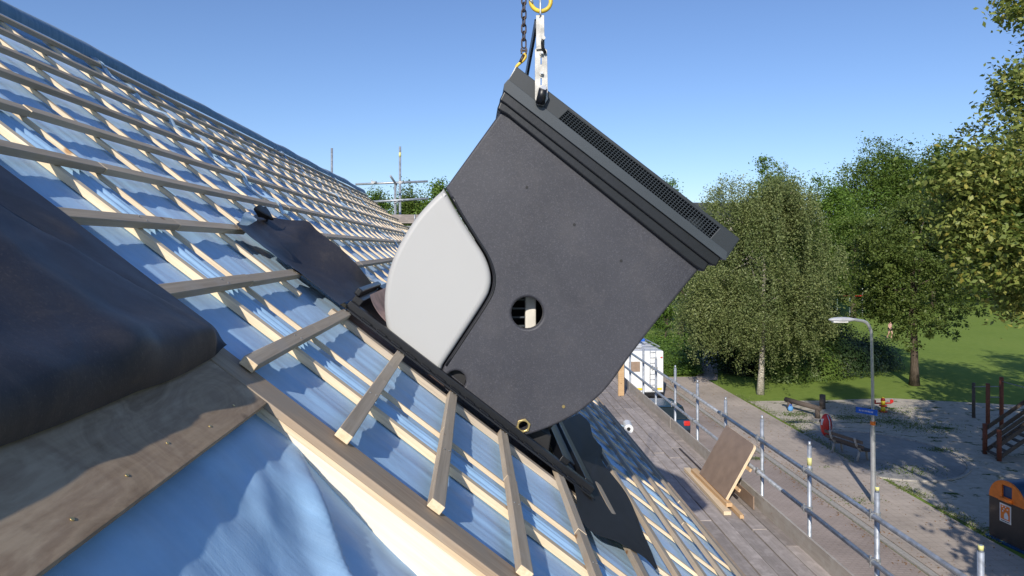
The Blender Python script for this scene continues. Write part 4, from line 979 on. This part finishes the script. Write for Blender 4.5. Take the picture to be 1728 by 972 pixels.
# ------------------------------------------------------------------ red litter bin, bench, balance beam
b = atZ(1394, 752); bn = thing('litter_bin', 'red oval litter bin on two grey legs between beam and bench', 'litter bin', b)
Rz = Matrix.Translation((b.x, b.y, .1)) @ Matrix.Rotation(.5, 4, 'Z')
bm = bmesh.new(); bmesh.ops.create_uvsphere(bm, u_segments=20, v_segments=12, radius=.5, matrix=Matrix.Translation((0, 0, .78)) @ Matrix.Diagonal((.5, .44, .98, 1)))
body = obj('bin_body', bm_mesh(bm, 'bin_body', True), M['red'], bn, Rz)
bm = bmesh.new(); add_box(bm, (.0, .19, .92), (.26, .12, .12), None, .02); obj('bin_mouth', bm_mesh(bm, 'mouth'), M['dark'], body, Rz)
obj('sticker', box((-.2, -.135, .95), (.13, .01, .26), .002, Matrix.Rotation(-.62, 4, 'Z')), M['white'], body, Rz)
for s in (-1, 1): obj('leg', tube_path([(s*.10, -.25, 0), (s*.10, -.25, .7), (s*.09, -.22, 1.0), (s*.07, -.1, 1.25)], .025, 8), M['steel'], bn, Rz)
c = atZ(1432, 772); be = thing('park_bench', 'weathered slatted bench on concrete feet next to the red bin', 'bench', c)
Mb = Matrix.Translation((c.x, c.y, .05)) @ Matrix.Rotation(math.radians(-72), 4, 'Z')
for s in (-1, 1):
    obj('leg', tube_path([(s*.62, .32, 0), (s*.62, .26, .36), (s*.62, -.05, .40), (s*.62, -.25, .62), (s*.62, -.36, .92)], .05, 8), M['concrete'], be, Mb)
    obj('foot', tube_path([(s*.62, -.12, .38), (s*.62, -.22, 0)], .05, 8), M['concrete'], be, Mb)
for k in range(3): obj('seat_slat', box((0, .26-k*.14, .45), (1.9, .115, .04), .006), M['darkwood'], be, Mb)
for k in range(2): obj('back_slat', box((0, -.24-k*.06, .62+k*.2), (1.9, .035, .13), .006), M['darkwood'], be, Mb)
a, b2 = atZ(1326, 674, .5), atZ(1384, 690, .5); bb = thing('balance_beam', 'wooden balance log on posts at the corner of the sand', 'balance beam', ((a.x+b2.x)/2, (a.y+b2.y)/2, 0))
obj('log', cyl(a[:], b2[:], .13, .12, 12), M['darkwood'], bb)
for p in (a.lerp(b2, .12), a.lerp(b2, .93)): obj('post', cyl((p.x, p.y, 0), (p.x, p.y, .5), .12, n=10), M['darkwood'], bb)
p = atZ(1388, 690); obj('post', cyl((p.x, p.y, 0), (p.x, p.y, .75), .15, n=10), M['darkwood'], bb)
p = atZ(1334, 694); 
bag = thing('blue_bag', 'small blue bag on the sand under the balance log', 'bag', p)
bm = bmesh.new(); bmesh.ops.create_uvsphere(bm, u_segments=12, v_segments=8, radius=.15, matrix=Matrix.Translation((0, 0, .14)) @ Matrix.Diagonal((1, .6, 1.0, 1)))
obj('bag_body', bm_mesh(bm, 'bag', True), simple('pale_blue_cloth', (.10, .27, .52), .7), bag, Matrix.Translation(p))
obj('handle', tube_path(catmull([(p.x-.08, p.y, .26), (p.x, p.y, .36), (p.x+.08, p.y, .26)], 4), .015, 6), M['signblue'], bag)
# spring rider
p = atZ(1490, 695); sr = thing('spring_rider', 'red and yellow spring rider with two side wings on the sand', 'spring rider', p); sr.scale = (.52, .52, .56)
obj('base', cyl((p.x, p.y, 0), (p.x, p.y, .08), .42, .4, 20), M['red'], sr)
obj('spring', cyl((p.x, p.y, .08), (p.x, p.y, .5), .2, n=14), M['yplast'], sr)
obj('seat', box((p.x, p.y, .58), (.55, .5, .14), .04), M['red'], sr)
obj('body', cyl((p.x, p.y, .65), (p.x, p.y, 1.05), .2, n=14), M['yplast'], sr)
obj('head', cyl((p.x, p.y, 1.05), (p.x, p.y, 1.28), .22, .15, 14), M['red'], sr)
obj('knob', cyl((p.x, p.y, 1.28), (p.x, p.y, 1.36), .15, .08, 14), M['yplast'], sr)
for s in (-1, 1):
    w = obj('wing', box((p.x+s*.5, p.y, .80), (.75, .12, .13), .04, None), M['red'], sr); obj('wing_tip', cyl((p.x+s*.9, p.y-.05, .98), (p.x+s*.9, p.y+.05, .98), .17, n=12), M['red'], w)
# ------------------------------------------------------------------ climbing frame
def frm(px, py, z0=0): return atZ(px, py, z0)
c = frm(1690, 770); cf = thing('climbing_frame', 'wooden climbing frame with stairs, red posts and steel bars at the right edge', 'climbing frame', c)
p1, p2 = frm(1662, 766), frm(1686, 778)           # stair foot posts
dr = Vector((.78, .62, 0)).normalized(); sdv = (p2-p1); sdv.z = 0; wdt = sdv.length; sdv.normalize(); dr = Vector((-sdv.y, sdv.x, 0)); dr = dr if dr.x > 0 else -dr
def pole(p, h, r=.09, m='redwood', n='post'): return obj(n, cyl((p.x, p.y, 0), (p.x, p.y, h), r, n=10), M[m], cf)
pole(p1, 1.25); pole(p2, 1.25)
for k in range(8):
    o = p1+dr*(.1+k*.26); e = o+sdv*wdt; z = .14+k*.2; v = e-o
    ob = obj('stair_tread', box((wdt/2, 0, 0), (wdt-.06, .22, .04), .006), M['darkwood'], cf, Matrix.Translation((o.x, o.y, z)) @ Matrix.Rotation(math.atan2(v.y, v.x), 4, 'Z'))
for q0 in (p1, p2):
    for hz_ in (.05, .55, .95):
        a = q0+Vector((0, 0, hz_))+dr*-.1; e = q0+dr*2.1+Vector((0, 0, hz_+1.65)); d = e-a
        me = box((0, 0, 0), (.05, .15, d.length), .01); obj('stair_rail', me, M['darkwood'], cf, Matrix.Translation((a+e)/2) @ d.to_track_quat('Z', 'Y').to_matrix().to_4x4())
tp = p1+dr*2.1; tq = p2+dr*2.1; tr_ = tp+dr*1.5; ts = tq+dr*1.5
for p in (tp, tq, tr_, ts): pole(p, 2.75)
v = sdv; cm_ = (tp+ts)/2
for k in range(8): o = tp+dr*(.1+k*.19); obj('platform_board', box((wdt/2, 0, 0), (wdt, .17, .04), .005), M['darkwood'], cf, Matrix.Translation((o.x, o.y, 1.72)) @ Matrix.Rotation(math.atan2(v.y, v.x), 4, 'Z'))
for p, p_ in ((tp, tr_), (tr_, ts)):
    for hz_ in (2.2, 2.55): obj('steel_bar', cyl((p.x, p.y, hz_), (p_.x, p_.y, hz_), .025, n=8), M['steel'], cf)
for k in range(7):
    o = tq.lerp(ts, (k+.5)/7); obj('panel_slat', box((0, 0, 2.2), (.17, .03, .85), .006), M['darkwood'], cf, Matrix.Translation((o.x, o.y, 0)) @ Matrix.Rotation(math.atan2(dr.y, dr.x), 4, 'Z'))
g0 = frm(1643, 705); g1 = frm(1667, 722); g2 = frm(1690, 722)
obj('bar_post', cyl((g0.x, g0.y, 0), (g0.x, g0.y, 1.75), .08, n=10), M['darkwood'], cf)
pole(g1, 2.1); pole(g2, 2.4)
obj('steel_bar', cyl((g0.x, g0.y, 1.55), (g1.x, g1.y, 1.95), .022, n=8), M['steel'], cf)
for hz_ in (.6, 1.0, 1.45, 1.95): obj('steel_bar', cyl((g1.x, g1.y, hz_), (g2.x, g2.y, hz_), .022, n=8), M['steel'], cf)
obj('steel_bar', cyl((g2.x, g2.y, 2.2), (tr_.x, tr_.y, 2.2), .022, n=8), M['steel'], cf)
# ------------------------------------------------------------------ waste container with orange front
b0 = atZ(1669, 905); b1 = atZ(1729, 934)
wc = thing('waste_container', 'brown waste container with rounded orange top and recycling picture', 'waste container', ((b0.x+b1.x)/2, (b0.y+b1.y)/2, 0))
v = (b1-b0); v.z = 0; wd = v.length; ang = math.atan2(v.y, v.x); Mw = Matrix.Translation((b0.x, b0.y, 0)) @ Matrix.Rotation(ang, 4, 'Z')
H1 = 1.22; H2 = 1.82
def cm(ol, y0, y1, bev, mat, name, par=wc, holes=()): return obj(name, prism(ol, y0, y1, bev, holes, 2, name), M[mat], par, Mw)
arc = [(wd/2+wd/2*math.cos(a), H1+(H2-H1)*math.sin(a)) for a in np.linspace(0, PI, 24)]
cm([(0, .06), (wd, .06), (wd, H1), (0, H1)], 0, .05, .01, 'brownp', 'front_panel')
fh = [(wd*.38, H1+.12), (wd*.66, H1+.12), (wd*.66, H2-.14), (wd*.38, H2-.14)]
fr = cm(arc, -.01, .05, .01, 'orangep', 'orange_front', wc, [fh])
cm(fh, .12, .14, 0, 'dark', 'hatch', fr)
cm([(wd*.34, H1+.02), (wd*.70, H1+.02), (wd*.66, H1+.11), (wd*.38, H1+.11)], -.09, -.012, .005, 'orangep', 'hatch_ledge', fr)
cm([(0, .06), (wd, .06)]+[(x_, y_) for x_, y_ in arc], .05, 1.2, .01, 'bluep', 'container_body')
cm([(-.06, 0), (wd+.06, 0), (wd+.06, .06), (-.06, .06)], -.08, 1.25, .005, 'bluep', 'base_plate')
pst = cm([(wd*.32, .62), (wd*.64, .62), (wd*.64, 1.14), (wd*.32, 1.14)], -.012, -.001, .001, 'white', 'poster')
cm([(wd*.35, .70), (wd*.61, .70), (wd*.61, 1.10), (wd*.35, 1.10)], -.016, -.013, 0, 'orangep', 'poster_print', pst)
cm(smooth_poly([(wd*.45, .73), (wd*.57, .73), (wd*.57, .84), (wd*.53, .92), (wd*.49, .92), (wd*.45, .84)], .02), -.020, -.017, 0, 'white', 'bag_symbol', pst)
for k, (u, z) in enumerate(((.39, 1.04), (.43, .98), (.48, 1.05), (.53, .99), (.40, .91))): cm([(wd*u, z), (wd*(u+.035), z+.01), (wd*(u+.03), z+.045), (wd*(u-.005), z+.03)], -.020, -.017, 0, 'white', 'litter_symbol', pst)
cm([(wd*.36, .65), (wd*.60, .65), (wd*.60, .67), (wd*.36, .67)], -.015, -.0125, 0, 'dark', 'caption_line', pst)
# ------------------------------------------------------------------ parked car and van
def car(loc, rz):
    cr = thing('parked_car', 'dark blue hatchback parked in the street behind the toe board', 'car', loc, None, rz)
    Mc = WM[cr.name]
    prof = smooth_poly([(-2.0, .35), (2.0, .35), (2.05, .85), (1.75, .98), (.95, 1.02), (-1.95, 1.0), (-2.05, .7)], .12)
    Tm = Mc @ Matrix.Rotation(0, 4, 'Z')
    obj('body', prism(prof, -.85, .85, .06, [], 3, 'car_body'), M['carblue'], cr, Tm)
    cab = smooth_poly([(1.0, 1.0), (.35, 1.42), (-1.35, 1.46), (-1.95, 1.0)], .15)
    obj('windows', prism(cab, -.74, .74, .08, [], 3, 'car_glass'), M['glass'], cr, Tm)
    obj('roof', prism(smooth_poly([(.40, 1.40), (.33, 1.45), (-1.38, 1.495), (-1.42, 1.44)], .03), -.66, .66, .02, [], 2, 'car_roof'), M['carblue'], cr, Tm)
    for s in (-1, 1):
        for x in (-1.3, 1.3):
            wl_ = obj('wheel', cyl((x, s*.72, .32), (x, s*.87, .32), .32, n=24), M['tyre'], cr, Tm); obj('rim', cyl((x, s*.86, .32), (x, s*.885, .32), .2, n=20), M['alu'], wl_, Tm)
        obj('tail_light', box((-2.0, s*.68, .86), (.14, .26, .2), .03), M['red'], cr, Tm); obj('headlight', box((1.96, s*.62, .75), (.16, .3, .14), .03), M['white'], cr, Tm)
        obj('mirror', box((.7, s*.95, 1.02), (.1, .2, .12), .03), M['carblue'], cr, Tm)
    obj('bumper', box((-2.05, 0, .48), (.12, 1.6, .2), .04), M['trim'], cr, Tm)
    obj('number_plate', box((-2.12, 0, .62), (.02, .5, .11), .003), M['amber'], cr, Tm)
p = onp(1158, 722, 9.15)
car((8.55, 31.2, .01), PI/2)
vb = Vector((9.35, 37.0, .01)); van = thing('box_van', 'white box van with roof rack and rear ladder in the street', 'van', vb)
Mv = Matrix.Translation(vb)
obj('body', box((0, 2.6, 1.65), (2.15, 5.0, 2.3), .05), M['white'], van, Mv)
obj('cab', box((0, 5.7, 1.2), (2.0, 1.3, 1.5), .15), M['white'], van, Mv)
obj('rear_window', box((-.55, .085, 1.95), (.62, .04, .55), .02), M['formply'], van, Mv)
obj('rear_door', box((.52, .085, 1.55), (.85, .03, 1.9), .02), M['white'], van, Mv)
obj('bumper', box((0, .05, .45), (2.1, .15, .2), .03), M['trim'], van, Mv)
for s in (-1, 1):
    obj('tail_light', box((s*.95, .075, 2.45), (.12, .04, .06), .01), M['red'], van, Mv); obj('reflector', box((s*.55+.25, .06, .72), (.35, .02, .12), .01), M['amber'], van, Mv)
    for y in (.9, 5.3): obj('wheel', cyl((s*.92, y, .36), (s*1.08, y, .36), .36, n=22), M['tyre'], van, Mv)
    obj('rack_rail', cyl((s*.9, .3, 3.02), (s*.9, 5, 3.02), .025), M['steel'], van, Mv)
for y in (.3, 1.5, 2.7, 3.9, 5.0): obj('rack_bar', cyl((-.9, y, 3.0), (.9, y, 3.0), .025), M['steel'], van, Mv)
ld2 = obj('ladder', cyl((.30, .02, .8), (.30, .02, 2.95), .02, n=8), M['steel'], van, Mv); obj('ladder_side', cyl((.62, .02, .8), (.62, .02, 2.95), .02, n=8), M['steel'], ld2, Mv)
for k in range(7): obj('rung', cyl((.30, .02, .95+k*.3), (.62, .02, .95+k*.3), .014, n=6), M['steel'], ld2, Mv)
obj('roof_hatch', box((-.3, 1.4, 2.95), (.8, .8, .25), .05), M['lamphead'], van, Mv); obj('roof_load', box((.3, 3.2, 3.12), (.5, 2.2, .16), .04), M['signblue'], van, Mv)
# ------------------------------------------------------------------ red barrier far in the park, walker
c = atT(1410, 84); rbx = thing('ball_court', 'red and white sports fence glimpsed between the tree crowns', 'sports fence', c)
for k in range(5): obj('post', cyl((c.x-3+k*1.6, c.y, 0), (c.x-3+k*1.6, c.y, 5), .06, n=8), M['white'], rbx)
for z in (2.6, 3.6, 5.0): obj('rail', box((c.x+.2, c.y, z), (6.6, .12, .16), .01), M['red'], rbx)
w = atZ(1502, 571.5); per = thing('person', 'person in pink top and shorts walking across the lawn', 'person', w)
Mp = Matrix.Translation(w) @ Matrix.Rotation(math.radians(200), 4, 'Z')
J = {'pel': (0, 0, .93, .13), 'wst': (0, 0, 1.08, .115), 'chs': (0, .01, 1.30, .14), 'nck': (0, .01, 1.47, .055), 'chn': (0, .03, 1.54, .06), 'hed': (0, .03, 1.64, .10), 'top': (0, .02, 1.71, .07),
     'lhp': (-.10, 0, .90, .095), 'lkn': (-.11, .14, .50, .06), 'lan': (-.11, .02, .09, .042), 'lto': (-.12, .17, .04, .035), 'rhp': (.10, 0, .90, .095), 'rkn': (.11, -.04, .50, .06), 'ran': (.11, -.24, .14, .042), 'rto': (.12, -.10, .04, .035),
     'lsh': (-.19, 0, 1.40, .06), 'lel': (-.26, -.08, 1.13, .043), 'lwr': (-.27, .03, .90, .03), 'lha': (-.27, .06, .82, .036), 'rsh': (.19, 0, 1.40, .06), 'rel': (.25, .04, 1.13, .043), 'rwr': (.26, .20, .97, .03), 'rha': (.26, .26, .92, .036)}
E = [('pel', 'wst'), ('wst', 'chs'), ('chs', 'nck'), ('nck', 'chn'), ('chn', 'hed'), ('hed', 'top'), ('pel', 'lhp'), ('lhp', 'lkn'), ('lkn', 'lan'), ('lan', 'lto'), ('pel', 'rhp'), ('rhp', 'rkn'), ('rkn', 'ran'), ('ran', 'rto'), ('chs', 'lsh'), ('lsh', 'lel'), ('lel', 'lwr'), ('lwr', 'lha'), ('chs', 'rsh'), ('rsh', 'rel'), ('rel', 'rwr'), ('rwr', 'rha')]
def skin(J, E, rootk, name, grow=0):
    ks = list(J); me = bpy.data.meshes.new(name); me.from_pydata([J[k][:3] for k in ks], [(ks.index(a), ks.index(b)) for a, b in E], []); me.update()
    o = bpy.data.objects.new('tmp', me); COL.objects.link(o); o.modifiers.new('s', 'SKIN'); sub = o.modifiers.new('u', 'SUBSURF'); sub.levels = 1; sub.render_levels = 1
    for i, k in enumerate(ks):
        sv = me.skin_vertices[0].data[i]; sv.radius = (J[k][3]+grow, J[k][3]+grow); sv.use_root = (k == rootk)
    dg = bpy.context.evaluated_depsgraph_get(); m2 = bpy.data.meshes.new_from_object(o.evaluated_get(dg)); bpy.data.objects.remove(o)
    for p in m2.polygons: p.use_smooth = True
    return m2
obj('body', skin(J, E, 'pel', 'person_body'), M['skin'], per, Mp)
tk = ['wst', 'chs', 'lsh', 'rsh']; obj('top', skin({k: J[k] for k in tk}, [('wst', 'chs'), ('chs', 'lsh'), ('chs', 'rsh')], 'chs', 'person_top', .022), M['pink'], per, Mp)
J2 = {k: J[k] for k in ('pel', 'lhp', 'rhp')}; J2['lt'] = (-.105, .08, .68, .08); J2['rt'] = (.105, -.02, .68, .08)
obj('shorts', skin(J2, [('pel', 'lhp'), ('pel', 'rhp'), ('lhp', 'lt'), ('rhp', 'rt')], 'pel', 'person_shorts', .02), M['darkwood'], per, Mp)
bm = bmesh.new(); bmesh.ops.create_uvsphere(bm, u_segments=12, v_segments=8, radius=.115, matrix=Matrix.Translation((0, .0, 1.68)) @ Matrix.Diagonal((1, 1.05, 1, 1))); obj('hair', bm_mesh(bm, 'hair', True), M['hair'], per, Mp)
